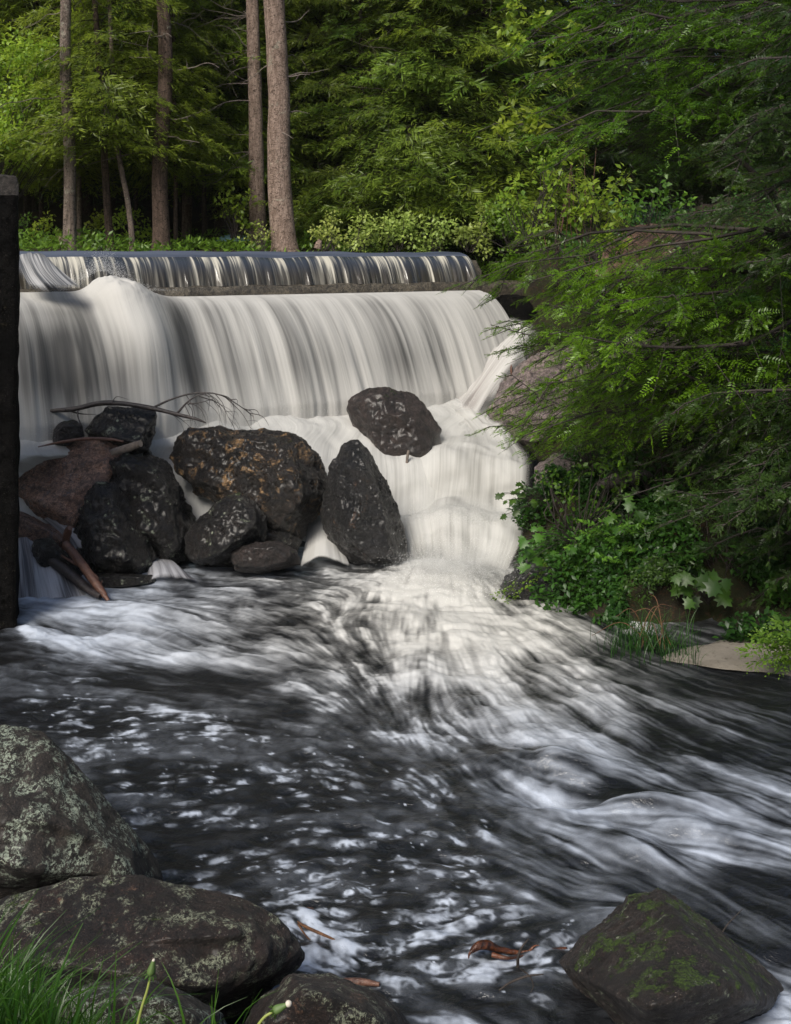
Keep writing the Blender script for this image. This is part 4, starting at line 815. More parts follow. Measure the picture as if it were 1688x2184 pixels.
# pier at the left edge: its end face runs along the sight line
pier = empty('pier', (-3.6, 8.5, -0.6), 'tall black concrete pier with a mossy top at the left edge of the stream', 'pier')
def box_pts(nx=14, nz=50):
    e = W(35, 1340, 8.25); x1 = e[0]
    corners = [(x1 - 1.5, 8.05), (x1 - .02, 8.25), (x1 + .0, 8.27), (x1 - .16, 8.78), (x1 - 1.7, 8.70)]
    return corners
cn = np.array(box_pts()); cl = np.concatenate([cn, cn[:1]]); seg = np.concatenate([np.linspace(a, b, 24, endpoint=False) for a, b in zip(cl[:-1], cl[1:])])
zs = np.linspace(-.6, 3.36, 90); rings = []
for k, z_ in enumerate(zs): rings.append(np.concatenate([seg, np.full((len(seg), 1), z_)], 1))
cx = seg.mean(0); top0 = len(rings)
for f_, zz_ in ((.995, 3.40), (.985, 3.42), (.7, 3.43), (.3, 3.44), (0.01, 3.445)):
    q = cx + (seg - cx) * f_; rings.append(np.concatenate([q, np.full((len(seg), 1), zz_)], 1))
V = np.array(rings); V[..., :2] += (0.010 * fbm(V * 4, 55, 4))[..., None]; V[top0 - 6:, :, 2] += .03 * fbm(V[top0 - 6:] * 3, 56, 3) + .03 * (cx[0] - V[top0 - 6:, :, 0]) * 1.2
i = np.arange(V.shape[0] * V.shape[1]).reshape(V.shape[:2]); j = np.roll(i, -1, 1)
fc = np.stack([i[:-1], j[:-1], j[1:], i[1:]], -1); loc = np.array((-3.6, 8.5, -0.6)); Vf = V.reshape(-1, 3) - loc
M['cap'] = rock_mat('weathered mossy cap', (.018, .015, .013), (.045, .037, .032), None, 0, .2, .45, .2, (.6, .9), 1.4, mosscol=(.03, .035, .006))
link('wall', mesh_np('wall', Vf, fc[:top0 - 3].reshape(-1, 4), M['concrete_dark']), pier)
link('cap', mesh_np('cap', Vf, fc[top0 - 3:].reshape(-1, 4), M['cap']), pier)

# ------------------------------------------------------------------ foliage generators
def diamonds(g, p, d, s, l, w, tint, fold=0.25):
    """flat pointed leaves: base p, direction d, side s"""
    n = len(p); l = np.broadcast_to(l, (n,))[:, None]; w = np.broadcast_to(w, (n,))[:, None]
    nrm = np.cross(s, d)
    V = np.empty((n, 4, 3)); V[:, 0] = p; V[:, 2] = p + d * l
    V[:, 1] = p + d * l * .45 + s * w * .5 + nrm * w * fold; V[:, 3] = p + d * l * .45 - s * w * .5 + nrm * w * fold
    b = np.arange(n)[:, None] * 4
    g.add(V, np.concatenate([b + np.array((0, 1, 2)), b + np.array((0, 2, 3))]), np.repeat(np.broadcast_to(tint, (n,)), 4))
def boughs(gl, gw, Bs, Ts, seed, n2=14, n3=8, spread=.42, droop=.10, sag=.12, limb_r=.018, needles=0, leafw=.30, l3max=.26, l3min=.05, twig=True, tb=0.0):
    r = rng(seed); B = np.asarray(Bs, float).reshape(-1, 3); T = np.asarray(Ts, float).reshape(-1, 3); nb = len(B)
    D = T - B; L = np.linalg.norm(D, axis=1); d = unit(D); s = unit(np.cross(d, UP)); 
    t = np.linspace(.14, 1, n2)[None] + r.uniform(-.03, .03, (nb, n2)); t = np.clip(t, .05, 1.0)
    wob = r.normal(0, .075, (nb, 3)); wob2 = r.normal(0, .035, (nb, 3))
    def curve(tt): 
        P = B[:, None] + D[:, None] * tt[..., None]; P[..., 2] += (L * droop)[:, None] * 4 * tt * (1 - tt) * 1.0; P += (wob * L[:, None])[:, None] * np.sin(np.pi * tt)[..., None] + (wob2 * L[:, None])[:, None] * np.sin(2.2 * np.pi * tt)[..., None]; return P
    P = curve(t)
    if gw is not None:
        tt = np.linspace(0, 1, 7)[None].repeat(nb, 0); C = curve(tt); C[:, 1:-1] += r.normal(0, .012, C[:, 1:-1].shape) * L[:, None, None]
        rr = limb_r * (1 - .85 * tt) * np.sqrt(L / 2)[:, None]
        gw.segs(C[:, :-1], C[:, 1:], rr[:, :-1].ravel(), rr[:, 1:].ravel())
    side = np.where((np.arange(n2) % 2)[None] == 0, 1.0, -1.0) * np.ones((nb, 1))
    L2 = np.maximum(L[:, None] * spread * np.clip(1.08 - t, 0, 1) ** .75 * ss(0, .25, t + .12) * r.uniform(.6, 1.25, (nb, n2)), .09)
    ang = r.uniform(.75, 1.1, (nb, n2)); ang[:, -1] = .1
    d2 = d[:, None] * np.cos(ang)[..., None] + s[:, None] * (side * np.sin(ang))[..., None] + r.normal(0, .12, (nb, n2, 3)); d2[..., 2] -= .10; d2 = unit(d2)
    u = np.linspace(.12, 1, n3)[None, None] + r.uniform(-.05, .05, (nb, n2, n3)); u = np.clip(u, .03, 1)
    P3 = P[:, :, None] + d2[:, :, None] * (L2[..., None] * u)[..., None]; P3[..., 2] -= sag * L2[..., None] * u ** 2
    if gw is not None and twig:
        e = P + d2 * L2[..., None]; e[..., 2] -= sag * L2; gw.segs(P, e, limb_r * .28, limb_r * .08)
    L3 = np.clip(L2[..., None] * .55 * (1.15 - u), l3min, l3max) * r.uniform(.7, 1.25, u.shape)
    s3 = np.where((np.arange(n3) % 2) == 0, 1.0, -1.0)[None, None]
    nv = np.array((0, 0, .8)) + .45 * d[:, None, None] + r.normal(0, .38, (nb, n2, n3, 3)); nv = unit(nv)
    sd = unit(np.cross(d2[:, :, None], nv)); a3 = r.uniform(.55, .95, u.shape); a3[..., -1] = 0
    d3 = d2[:, :, None] * np.cos(a3)[..., None] + sd * (s3 * np.sin(a3))[..., None]; d3[..., 2] -= .15; d3 = unit(d3)
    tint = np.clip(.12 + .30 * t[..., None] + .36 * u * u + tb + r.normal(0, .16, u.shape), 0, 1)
    p = P3.reshape(-1, 3); dd = d3.reshape(-1, 3); ll = L3.reshape(-1); tn = tint.reshape(-1); sv = unit(np.cross(dd, nv.reshape(-1, 3)))
    if needles == 0:
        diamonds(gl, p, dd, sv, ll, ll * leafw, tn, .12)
    else:
        k = needles; f = (np.arange(k) + .5) / k
        for sg in (1, -1):
            pp = p[:, None] + dd[:, None] * (ll[:, None] * f)[..., None]; pp[..., 2] -= .12 * ll[:, None] * f ** 2
            nd = unit(dd[:, None] * .55 + sv[:, None] * sg + r.normal(0, .18, pp.shape)); nl = np.minimum(ll[:, None] * .26, .038) * (1.15 - .75 * f) * r.uniform(.75, 1.2, (len(p), k))
            s_ = unit(np.cross(nd, nv.reshape(-1, 3)[:, None]))
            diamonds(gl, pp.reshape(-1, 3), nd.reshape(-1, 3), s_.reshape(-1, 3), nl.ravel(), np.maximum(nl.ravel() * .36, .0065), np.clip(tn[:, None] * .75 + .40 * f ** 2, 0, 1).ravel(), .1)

def crown_mesh(seed, h=14.0, z0=1.3, nb=110, rmax=2.6, mat=None, n2=18, n3=19, dense=1.0):
    r = rng(seed); gl, gw = Geo(), Geo()
    zz = z0 + (h - z0) * r.uniform(0, 1, nb) ** 1.7; az = r.uniform(0, 2 * np.pi, nb)
    ln = rmax * (1 - (zz - z0) / (h - z0)) ** .8 * r.uniform(.55, 1.1, nb) + .25
    Bq = np.stack([0 * zz, 0 * zz, zz], -1); Tq = Bq + np.stack([np.cos(az) * ln, np.sin(az) * ln, -ln * r.uniform(.02, .38, nb)], -1)
    boughs(gl, gw, Bq, Tq, seed + 1, n2, n3, .50, .07, .28, .015, 0, .19, .20, .06, True)
    return gl.mesh('crown', mat), gw.mesh('limbs', M['bark_black'])
CROWN = [crown_mesh(900 + k, h=13 + k, z0=(1.0, 1.5, 1.2, 2.0)[k], nb=(190, 180, 200, 160)[k], rmax=(2.7, 2.4, 2.2, 2.9)[k], mat=M['hemlock_far']) for k in range(4)]
def recolour(c, mat):
    me = c[0].copy(); me.materials[0] = mat; return me, c[1]
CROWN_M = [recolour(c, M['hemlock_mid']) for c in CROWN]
CROWN_D = [crown_mesh(950 + k, h=14 + k, z0=1.6 + .5 * k, nb=100, rmax=2.9, mat=M['hemlock_shade_tone']) for k in range(3)]

def trunk_geo(base, top, rb, rt, h, seed, sides=18, flare=.45, sway=.04):
    """path through base and top (points), extended to height h"""
    g = Geo(); base = np.array(base, float); top = np.array(top, float)
    ax = (top - base) / (top[2] - base[2]); r = rng(seed); z = np.concatenate([[-.35, -.1, 0, .05, .12, .25, .45], np.linspace(.8, h, 60)])
    sw = sway * np.stack([fbm(np.stack([z * .35, 0 * z, 0 * z], -1), seed, 2), fbm(np.stack([z * .35, 0 * z + 9, 0 * z], -1), seed, 2), 0 * z], -1) * ss(0, 2, z)[:, None]
    P = base + ax * z[:, None] + sw
    rad = (rb + (rt - rb) * np.clip(z / (top[2] - base[2]), 0, None)); rad = np.maximum(rad * (1 - .5 * np.clip((z - (top[2] - base[2])) / h, 0, 1)), .012) * (1 + flare * np.exp(-np.maximum(z, 0) / .16))
    g.tube(P, rad, sides, None, .07, seed, 0, True, 5.0)
    return g, P, rad
def dead_branches(g, P, rad, n, seed, zlo, zhi, lmin, lmax, r0=.012, fork=3, az=None):
    r = rng(seed); out = []
    for k in range(n):
        g = Geo(); out.append(g)
        z = r.uniform(zlo, zhi); i = np.argmin(np.abs(P[:, 2] - P[2, 2] - z)); p = P[i]; a = r.uniform(0, 2 * np.pi) if az is None else r.normal(az, .5)
        L = r.uniform(lmin, lmax); d = np.array((math.cos(a), math.sin(a), r.uniform(-.25, .25))); pts = [p + d * rad[i] * .6]
        for q in range(6):
            d = unit(d + r.normal(0, .22, 3) + np.array((0, 0, -.03))); pts.append(pts[-1] + d * L / 6)
        pts = np.array(pts); rr = r0 * np.linspace(1, .2, 7) * r.uniform(.6, 1.2); g.tube(pts, rr, 5, 14)
        for q in range(fork):
            m = r.integers(2, 6); d2 = unit(pts[m] - pts[m - 1] + r.normal(0, .6, 3)); l2 = L * r.uniform(.15, .4)
            e = pts[m] + d2 * l2 * .5; e2 = e + unit(d2 + r.normal(0, .4, 3)) * l2 * .5
            g.segs([pts[m], e], [e, e2], [rr[m] * .6, rr[m] * .4], [rr[m] * .4, rr[m] * .12])
    return out

def tree(name, label, px0, py0, Y, px1, w0, w1, mat, h=14, crown=None, seed=0, dead=0, deadargs=None, group=None, cz=0.0, cs=1.0, sway=.05, flare=.4):
    base = W(px0, py0, Y); base[2] = float(forest_z(np.array(base[0]), np.array(base[1]))) - .02
    top = W(px1, 0, Y)
    root = empty(name, base, label, 'tree', group)
    g, P, rad = trunk_geo(base, top, w0 / 2 / F * Y, w1 / 2 / F * Y, h, seed, flare=flare, sway=sway)
    link('trunk', g.mesh('trunk', mat, True, base), root)
    if crown is not None:
        o = link('crown', crown[0], root, (0, 0, cz)); o.rotation_euler.z = seed * 1.7; o.scale = (cs, cs, cs)
        o2 = link('limbs', crown[1], root, (0, 0, cz)); o2.rotation_euler.z = seed * 1.7; o2.scale = (cs, cs, cs)
    if dead:
        gds = dead_branches(None, P, rad, dead, seed + 7, **(deadargs or dict(zlo=1, zhi=5, lmin=.5, lmax=1.6)))
        for gd in gds: link('dead_branch', gd.mesh('dead_branch', M['twig'], True, base), root)
    return root, P, rad

# ------------------------------------------------------------------ forest behind the dam
high = crown_mesh(990, h=18, z0=9.5, nb=80, rmax=2.4, mat=M['hemlock_far'])
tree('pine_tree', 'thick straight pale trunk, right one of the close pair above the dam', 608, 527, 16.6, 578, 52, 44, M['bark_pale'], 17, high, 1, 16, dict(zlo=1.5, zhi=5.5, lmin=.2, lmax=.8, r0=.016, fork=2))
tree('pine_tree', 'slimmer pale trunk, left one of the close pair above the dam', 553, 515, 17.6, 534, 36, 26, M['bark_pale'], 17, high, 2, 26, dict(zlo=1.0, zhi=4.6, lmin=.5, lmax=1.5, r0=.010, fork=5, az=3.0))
tree('hemlock', 'grey lichened trunk standing nearest the left pier', 150, 520, 15.7, 146, 27, 22, M['bark_mid'], 15, high, 3, 12, dict(zlo=1.5, zhi=5, lmin=.5, lmax=1.5))
tree('hemlock', 'slender leaning brown trunk with leafy boughs, second from the left pier', 236, 523, 16.4, 206, 17, 11, M['bark_dark'], 12, CROWN[0], 4, 8, dict(zlo=1, zhi=5, lmin=.5, lmax=1.4), cz=1.1, cs=.60)
tree('hemlock', 'stout dark brown trunk left of the pale pair', 345, 526, 16.2, 345, 36, 28, M['bark_dark'], 15, high, 5, 14, dict(zlo=1, zhi=4, lmin=.5, lmax=1.3), cz=4.0, cs=.7)
tree('hemlock', 'thin straight stem just right of the stout dark brown trunk', 376, 516, 17.5, 368, 9, 7, M['bark_dark'], 9, CROWN[2], 6, 6, dict(zlo=.6, zhi=4, lmin=.3, lmax=.9), cz=1.2, cs=.45)
tree('birch_tree', 'thin crooked pale spotted trunk between two brown trunks at the left', 284, 505, 16.0, 256, 12, 9, M['bark_mid'], 10, None, 7, 4, None, sway=.2)
tree('hemlock', 'pale grey trunk in the shade behind the stout brown one', 398, 505, 20.5, 402, 22, 18, M['bark_mid'], 14, CROWN_D[0], 8, 6)
tree('hemlock', 'short visible shaded trunk between the stout brown trunk and the pale pair', 470, 508, 19.5, 466, 26, 20, M['bark_black'], 15, CROWN[1], 9, 6, cz=.5)
tree('hemlock', 'thin dark stem beside the blue hull among the trees', 437, 508, 19.0, 432, 10, 8, M['bark_black'], 11, CROWN[2], 10, 6, cz=.6, cs=.7)
tree('hemlock', 'short pale trunk directly behind the lichened one', 170, 515, 18.5, 166, 11, 8, M['bark_mid'], 10, CROWN[2], 11, 3, cz=.8, cs=.7)
GH = 'hemlocks standing in the forest behind the dam'
for k, (a, b, c_, w, cr, cs, cz, lb) in enumerate((
    (690, 500, 19.5, 10, 0, .85, -.1, 'leafy hemlock right of the pale trunk pair, its boughs touching the ferny shrubs'),
    (835, 480, 20.5, 22, 1, 1.0, .3, 'tall hemlock with a dark trunk above the middle of the dam'),
    (945, 490, 19.0, 15, 2, 1.0, .1, 'narrow hemlock with yellow green tips above the right part of the dam'),
    (770, 490, 18.8, 9, 2, .72, -.3, 'young hemlock with low sweeping boughs above the dam middle'),
    (1040, 500, 18.3, 14, 0, .85, .1, 'bushy hemlock behind the right end of the dam'),
    (725, 490, 21.0, 16, 3, .95, .5, 'tall hemlock with drooping boughs behind the leafy one right of the pale pair'),
    (895, 490, 18.2, 10, 0, .75, .2, 'light green hemlock leaning boughs over the round pale shrub'),
    (990, 490, 20.5, 12, 1, .9, .6, 'hemlock in the gap between the narrow yellow green one and the bushy one'),
    (640, 495, 20.8, 12, 2, 1.0, .4, 'hemlock right behind the pale trunk pair'),
    (90, 500, 19.8, 10, 0, .8, .9, 'feathery hemlock between the pier and the lichened trunk'),
    (290, 500, 19.6, 9, 2, .75, .9, 'feathery hemlock covering the thin pale spotted trunk'),
    (440, 500, 18.9, 9, 0, .62, .9, 'young feathery hemlock in front of the pale grey shaded trunk'),
    (-60, 500, 20.0, 18, 3, .8, .3, 'hemlock half hidden behind the top of the left pier'),
    (60, 495, 22.0, 18, 1, .9, .4, 'hemlock in the dark gap between pier and lichened trunk'))):
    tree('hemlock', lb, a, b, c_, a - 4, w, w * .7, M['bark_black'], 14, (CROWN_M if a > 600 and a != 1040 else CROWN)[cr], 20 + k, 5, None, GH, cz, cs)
r = rng(8); k = 0
for Yd in (23, 26, 29.5, 34):
    for a in np.arange(-250, 1900, 170 * 23 / Yd * 1.05):
        px_ = a + r.uniform(-60, 60)
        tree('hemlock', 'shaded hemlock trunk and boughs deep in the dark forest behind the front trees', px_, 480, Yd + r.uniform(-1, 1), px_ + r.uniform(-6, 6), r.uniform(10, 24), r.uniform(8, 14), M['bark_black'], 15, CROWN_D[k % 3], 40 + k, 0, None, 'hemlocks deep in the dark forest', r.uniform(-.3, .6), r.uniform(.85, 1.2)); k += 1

# broadleaf crowns -----------------------------------------------------------
def leaf_clumps(g, gw, base, centers, radii, n, size, seed, flat=.55, tb=.35, few=99):
    r = rng(seed)
    for ci, (c, rad) in enumerate(zip(centers, radii)):
        c = np.array(c, float)
        if gw is not None and (ci < few):
            m = (np.array(base) + c) / 2 + r.normal(0, .08, 3); g2 = np.array([base, m, c]); gw.tube(g2, [.007, .005, .003], 5, 8)
        k = max(int(n * rad * rad), 6); u = unit(r.normal(0, 1, (k, 3))) * (r.uniform(0, 1, k) ** .45)[:, None] * rad * np.array((1, 1, .75)); p = c + u
        d = unit(u + r.normal(0, .5, (k, 3)) * rad + np.array((0, 0, -.15 * rad))); nv = unit(np.array((-.12, -.45, .9)) + r.normal(0, flat, (k, 3))); s = unit(np.cross(d, nv))
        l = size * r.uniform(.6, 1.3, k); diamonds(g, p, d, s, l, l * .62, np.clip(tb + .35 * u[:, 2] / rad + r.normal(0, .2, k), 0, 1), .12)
def broadleaf(name, label, base, clumps, Y, n, size, mat, seed, cat='shrub', group=None, stem=M['twig_dark'], spread=.35, tb=.35, sub=5, stems=True, few=99):
    """clumps: (px, py, radius px); each splits into smaller leaf clumps"""
    r = rng(seed); b = np.array(base, float); root = empty(name, b, label, cat, group); g, gw = Geo(), Geo()
    for px_, py_, rp in clumps:
        c = W(px_, py_, Y); R_ = rp / F * Y; cs = c + unit(r.normal(0, 1, (sub, 3))) * R_ * r.uniform(.25, .9, (sub, 1)); cs[:, 1] += r.normal(0, spread * R_, sub)
        leaf_clumps(g, gw if stems else None, b + r.normal(0, .05, 3) * np.array((1, 1, 0)), cs, r.uniform(.35, .6, sub) * R_, n, size, seed + int(px_), tb=tb, few=few)
    link('crown', g.mesh('crown', mat, False, b), root)
    if stems: link('stems', gw.mesh('stems', stem, True, b), root)
    return root
broadleaf('maple_tree', 'bright light green broadleaf tree at the upper left edge', W(-40, 500, 16.6), [(20, 110, 70), (60, 170, 70), (20, 230, 80), (90, 110, 50), (110, 230, 60), (60, 300, 60), (10, 330, 50), (130, 290, 45), (-40, 150, 80), (-30, 280, 80)], 16.4, 1500, .075, M['leaf_bright'], 301, 'tree', sub=7)
broadleaf('sapling', 'small bright green maple sapling left of the pale trunk pair', W(500, 508, 17.2), [(485, 410, 28), (510, 430, 30), (535, 415, 20), (480, 450, 20), (520, 470, 25), (545, 480, 20)], 17.2, 1500, .075, M['leaf_bright'], 302, 'sapling')
GS = 'shrubs along the bank above the dam'
for k, (cl, Yc, lb, mt, sz) in enumerate((
    ([(700, 480, 30), (690, 505, 25), (720, 515, 25)], 16.5, 'pale ferny shrub at the foot of the thick pale trunk', 'leaf_fern', .06),
    ([(760, 505, 32), (790, 490, 35), (770, 525, 25)], 16.6, 'yellow green shrub, second along the bank right of the thick pale trunk', 'leaf_fern', .06),
    ([(840, 475, 40), (870, 500, 40), (830, 515, 30)], 16.8, 'tall ferny shrub above the middle of the dam crest', 'leaf_fern', .065),
    ([(925, 470, 38), (940, 500, 40), (910, 520, 30)], 17.0, 'round pale shrub above the right half of the dam', 'leaf_fern', .065),
    ([(1000, 500, 40), (1040, 485, 40), (1020, 530, 28)], 16.6, 'shrub leaning over the right end of the dam crest', 'leaf_fern', .065),
    ([(1090, 520, 42), (1060, 470, 40), (1110, 470, 40), (1150, 530, 35)], 16.0, 'leafy green shrub right behind the end of the dam', 'leaf_mid', .07),
    ([(100, 480, 22), (80, 500, 22), (120, 495, 22)], 17.6, 'small shrub between the left pier and the lichened trunk', 'leaf_bright', .06),
    ([(55, 480, 22), (40, 500, 25)], 17.0, 'dim shrub touching the edge of the left pier', 'leaf_mid', .06),
    ([(200, 490, 24), (215, 470, 22), (195, 510, 20)], 17.8, 'green bush behind the slender leaning trunk', 'leaf_bright', .06),
    ([(260, 490, 26), (300, 495, 25), (275, 470, 22), (320, 505, 20)], 17.6, 'green bush left of the stout dark brown trunk', 'leaf_bright', .06),
    ([(555, 500, 22), (530, 510, 22)], 16.3, 'low leafy bush hiding the foot of the slimmer pale trunk', 'leaf_fern', .055))):
    bx = W(cl[0][0], 525, Yc); bx[2] = 2.85
    broadleaf('shrub', lb, bx, [(a_, b_ - 6, c_ * 1.25) for a_, b_, c_ in cl], Yc, 1900, sz, M[mt], 320 + k * 7, group=GS, tb=.72)
# low ground cover between the trunks
gg = Geo(); r = rng(12); n = 15000
s_ = r.uniform(-2, 9, n); t_ = 1.75 + r.uniform(0, 1, n) ** 1.8 * 4.5
p = np.stack([DL[0] + s_ * DD[0] - t_ * DN[0], DL[1] + s_ * DD[1] - t_ * DN[1], 0 * s_], -1); p[:, 2] = forest_z(p[:, 0], p[:, 1]) + r.uniform(0, .20, n) * (1 + .8 * vnoise(p * 1.7, 3))
d = unit(np.stack([r.normal(0, 1, n), r.normal(0, 1, n), r.uniform(.1, 1.2, n)], -1)); nv = unit(UP + r.normal(0, .5, (n, 3)))
diamonds(gg, p, d, unit(np.cross(d, nv)), r.uniform(.05, .13, n), r.uniform(.02, .05, n), np.clip(.55 + r.normal(0, .25, n), 0, 1), .1)
tag(link('ground_cover', gg.mesh('ground_cover', M['leaf_mid'], False)), kind='stuff')

# ------------------------------------------------------------------ right bank trees
def big_hemlock(name, label, trunkpts, rad, boughlist, seed, mat, n2=20, n3=9, needles=8, spread=.34, twigs=0, fill=None, l3max=.17, tb=0.0):
    base = np.array(trunkpts[0]); root = empty(name, base, label, 'tree'); gt = Geo()
    gt.tube(np.array(trunkpts), np.array(rad), 14, 60, .08, seed)
    link('trunk', gt.mesh('trunk', M['bark_black'], True, base), root)
    gl, gw = Geo(), Geo(); r = rng(seed); TP = catmull(np.array(trunkpts), 200); Bs, Ts = [], []
    for b in boughlist:
        tip = W(*b[:3])
        want = tip[2] + (b[3] if len(b) > 3 else .25); i = np.argmin(np.abs(TP[:, 2] - want)); Bs.append(TP[i]); Ts.append(tip)
    boughs(gl, gw, Bs, Ts, seed + 1, n2, n3, spread, .06, .22, .022, needles, .3, l3max, .05, True, tb)
    link('crown', gl.mesh('crown', mat, False, base), root)
    link('limbs', gw.mesh('limbs', M['twig_dark'], True, base), root)
    return root
r = rng(66)
up_tips = [(1085, 15), (1110, 75), (1075, 110), (1140, 150), (1120, 190), (1075, 262), (1150, 300), (1180, 230), (1210, 340), (1180, 40), (1250, 90), (1260, 200), (1280, 290), (1320, 30), (1330, 140), (1340, 240), (1360, 340), (1400, 70), (1420, 180), (1430, 300), (1480, 20), (1490, 130), (1500, 240), (1520, 350), (1560, 70), (1570, 190), (1590, 290), (1620, 20), (1640, 140), (1650, 240), (1190, -60), (1300, -80), (1450, -90), (1570, -60), (1130, -30), (1240, -30)]
big_hemlock('hemlock', 'large hemlock filling the upper right corner, its boughs reaching over the bank', [W(1790, 800, 10.2), W(1780, 400, 10.0), W(1770, 0, 9.8), W(1760, -500, 9.7), W(1760, -900, 9.7)], [.17, .15, .12, .09, .05],
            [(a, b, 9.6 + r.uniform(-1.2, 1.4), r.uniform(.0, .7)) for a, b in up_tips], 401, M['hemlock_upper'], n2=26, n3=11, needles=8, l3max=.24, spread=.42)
mid_tips = [(985, 608), (1035, 640), (1050, 690), (1065, 745), (1085, 800), (1075, 855), (1045, 905), (1065, 880), (1100, 915), (1120, 870), (1150, 900), (1190, 880), (1130, 930), (1095, 700), (1110, 640), (1180, 660), (1170, 700), (1130, 600), (1120, 690), (1160, 760), (1150, 830), (1210, 640), (1220, 720), (1230, 800), (1230, 880), (1300, 650), (1310, 740), (1330, 830), (1330, 920), (1400, 620), (1410, 720), (1420, 800), (1430, 890), (1500, 640), (1510, 740), (1530, 840), (1540, 930), (1600, 700), (1620, 800), (1620, 900)]
big_hemlock('hemlock', 'hemlock with long low boughs hanging over the right end of the waterfall', [W(1800, 1060, 8.9), W(1770, 700, 8.8), W(1740, 350, 8.8), W(1730, 0, 8.8), W(1720, -300, 8.8)], [.12, .10, .08, .06, .04],
            [(a, b, 8.8 + r.uniform(-.9, .9) + (1.0 if a < 1130 else 0), r.uniform(.0, .5)) for a, b in mid_tips], 402, M['hemlock_near'], n2=26, n3=11, needles=8, l3max=.21, spread=.40)
low_tips = [(1440, 470), (1500, 540), (1560, 420), (1590, 560), (1640, 480), (1460, 980), (1440, 1060), (1500, 1030), (1560, 1000), (1540, 1110), (1600, 1060), (1640, 1000), (1590, 1170), (1650, 1130), (1660, 1240), (1600, 1280), (1700, 600), (1700, 800), (1690, 1000), (1560, 620), (1650, 680), (1400, 900), (1380, 980), (1440, 940), (1480, 900), (1360, 1050), (1520, 960), (1580, 920), (1420, 1130), (1500, 1160), (1560, 1230), (1520, 60), (1580, 140), (1640, 60), (1600, 250), (1660, 320), (1540, 300), (1660, 180), (1600, 380), (1480, 180), (1690, 20), (1690, 420), (1620, 560)]
big_hemlock('hemlock', 'dark hemlock at the right edge with shaded boughs down to the silt', [W(1900, 1200, 8.3), W(1870, 800, 8.2), W(1850, 400, 8.2), W(1840, 0, 8.2), W(1830, -400, 8.2)], [.14, .12, .10, .08, .05],
            [(a, b, 8.0 + r.uniform(-.5, .8), r.uniform(.0, .6)) for a, b in low_tips], 403, M['hemlock_shade_tone'], n2=24, n3=10, needles=8, l3max=.20, spread=.42)
sm_tips = [(1060, 560), (1090, 520), (1120, 590), (1150, 500), (1180, 610), (1220, 520), (1250, 600), (1280, 560), (1140, 550), (1210, 570)]
big_hemlock('hemlock', 'small dense blue green hemlock at the top of the bedrock beside the dam end', [W(1190, 640, 12.6), W(1188, 560, 12.6), W(1186, 480, 12.6), W(1186, 440, 12.6)], [.03, .025, .015, .006],
            [(a, b, 12.6 + r.uniform(-.6, .6), r.uniform(-.05, .25)) for a, b in sm_tips], 404, M['hemlock_near'], n2=14, n3=8, needles=4, spread=.5, l3max=.13)
# leaning dark limb
gt = Geo(); pts = np.array([W(1760, 760, 8.7), W(1640, 470, 8.6), W(1560, 350, 8.6), W(1480, 285, 8.7), W(1420, 262, 8.8)])
pts = pts + np.array((0.55, 1.1, 0)); gt.tube(pts, [.036, .030, .024, .016, .008], 10, 40, .1, 9); gl, gw = Geo(), Geo()
b0 = pts[0]; root = empty('hemlock', b0, 'thin dark leaning hemlock stem bowing left across the upper right boughs', 'tree')
C = catmull(pts, 40); rr = rng(3); ii = rr.integers(8, 39, 12); boughs(gl, gt, C[ii], C[ii] + np.stack([rr.uniform(-.9, -.3, 12), rr.uniform(-.5, .3, 12), rr.uniform(-.25, .25, 12)], -1), 31, 12, 8, .4, .06, .2, .012, 4, .3, .14)
link('trunk', gt.mesh('trunk', M['twig_dark'], True, b0), root); link('crown', gl.mesh('crown', M['hemlock_near'], False, b0), root)
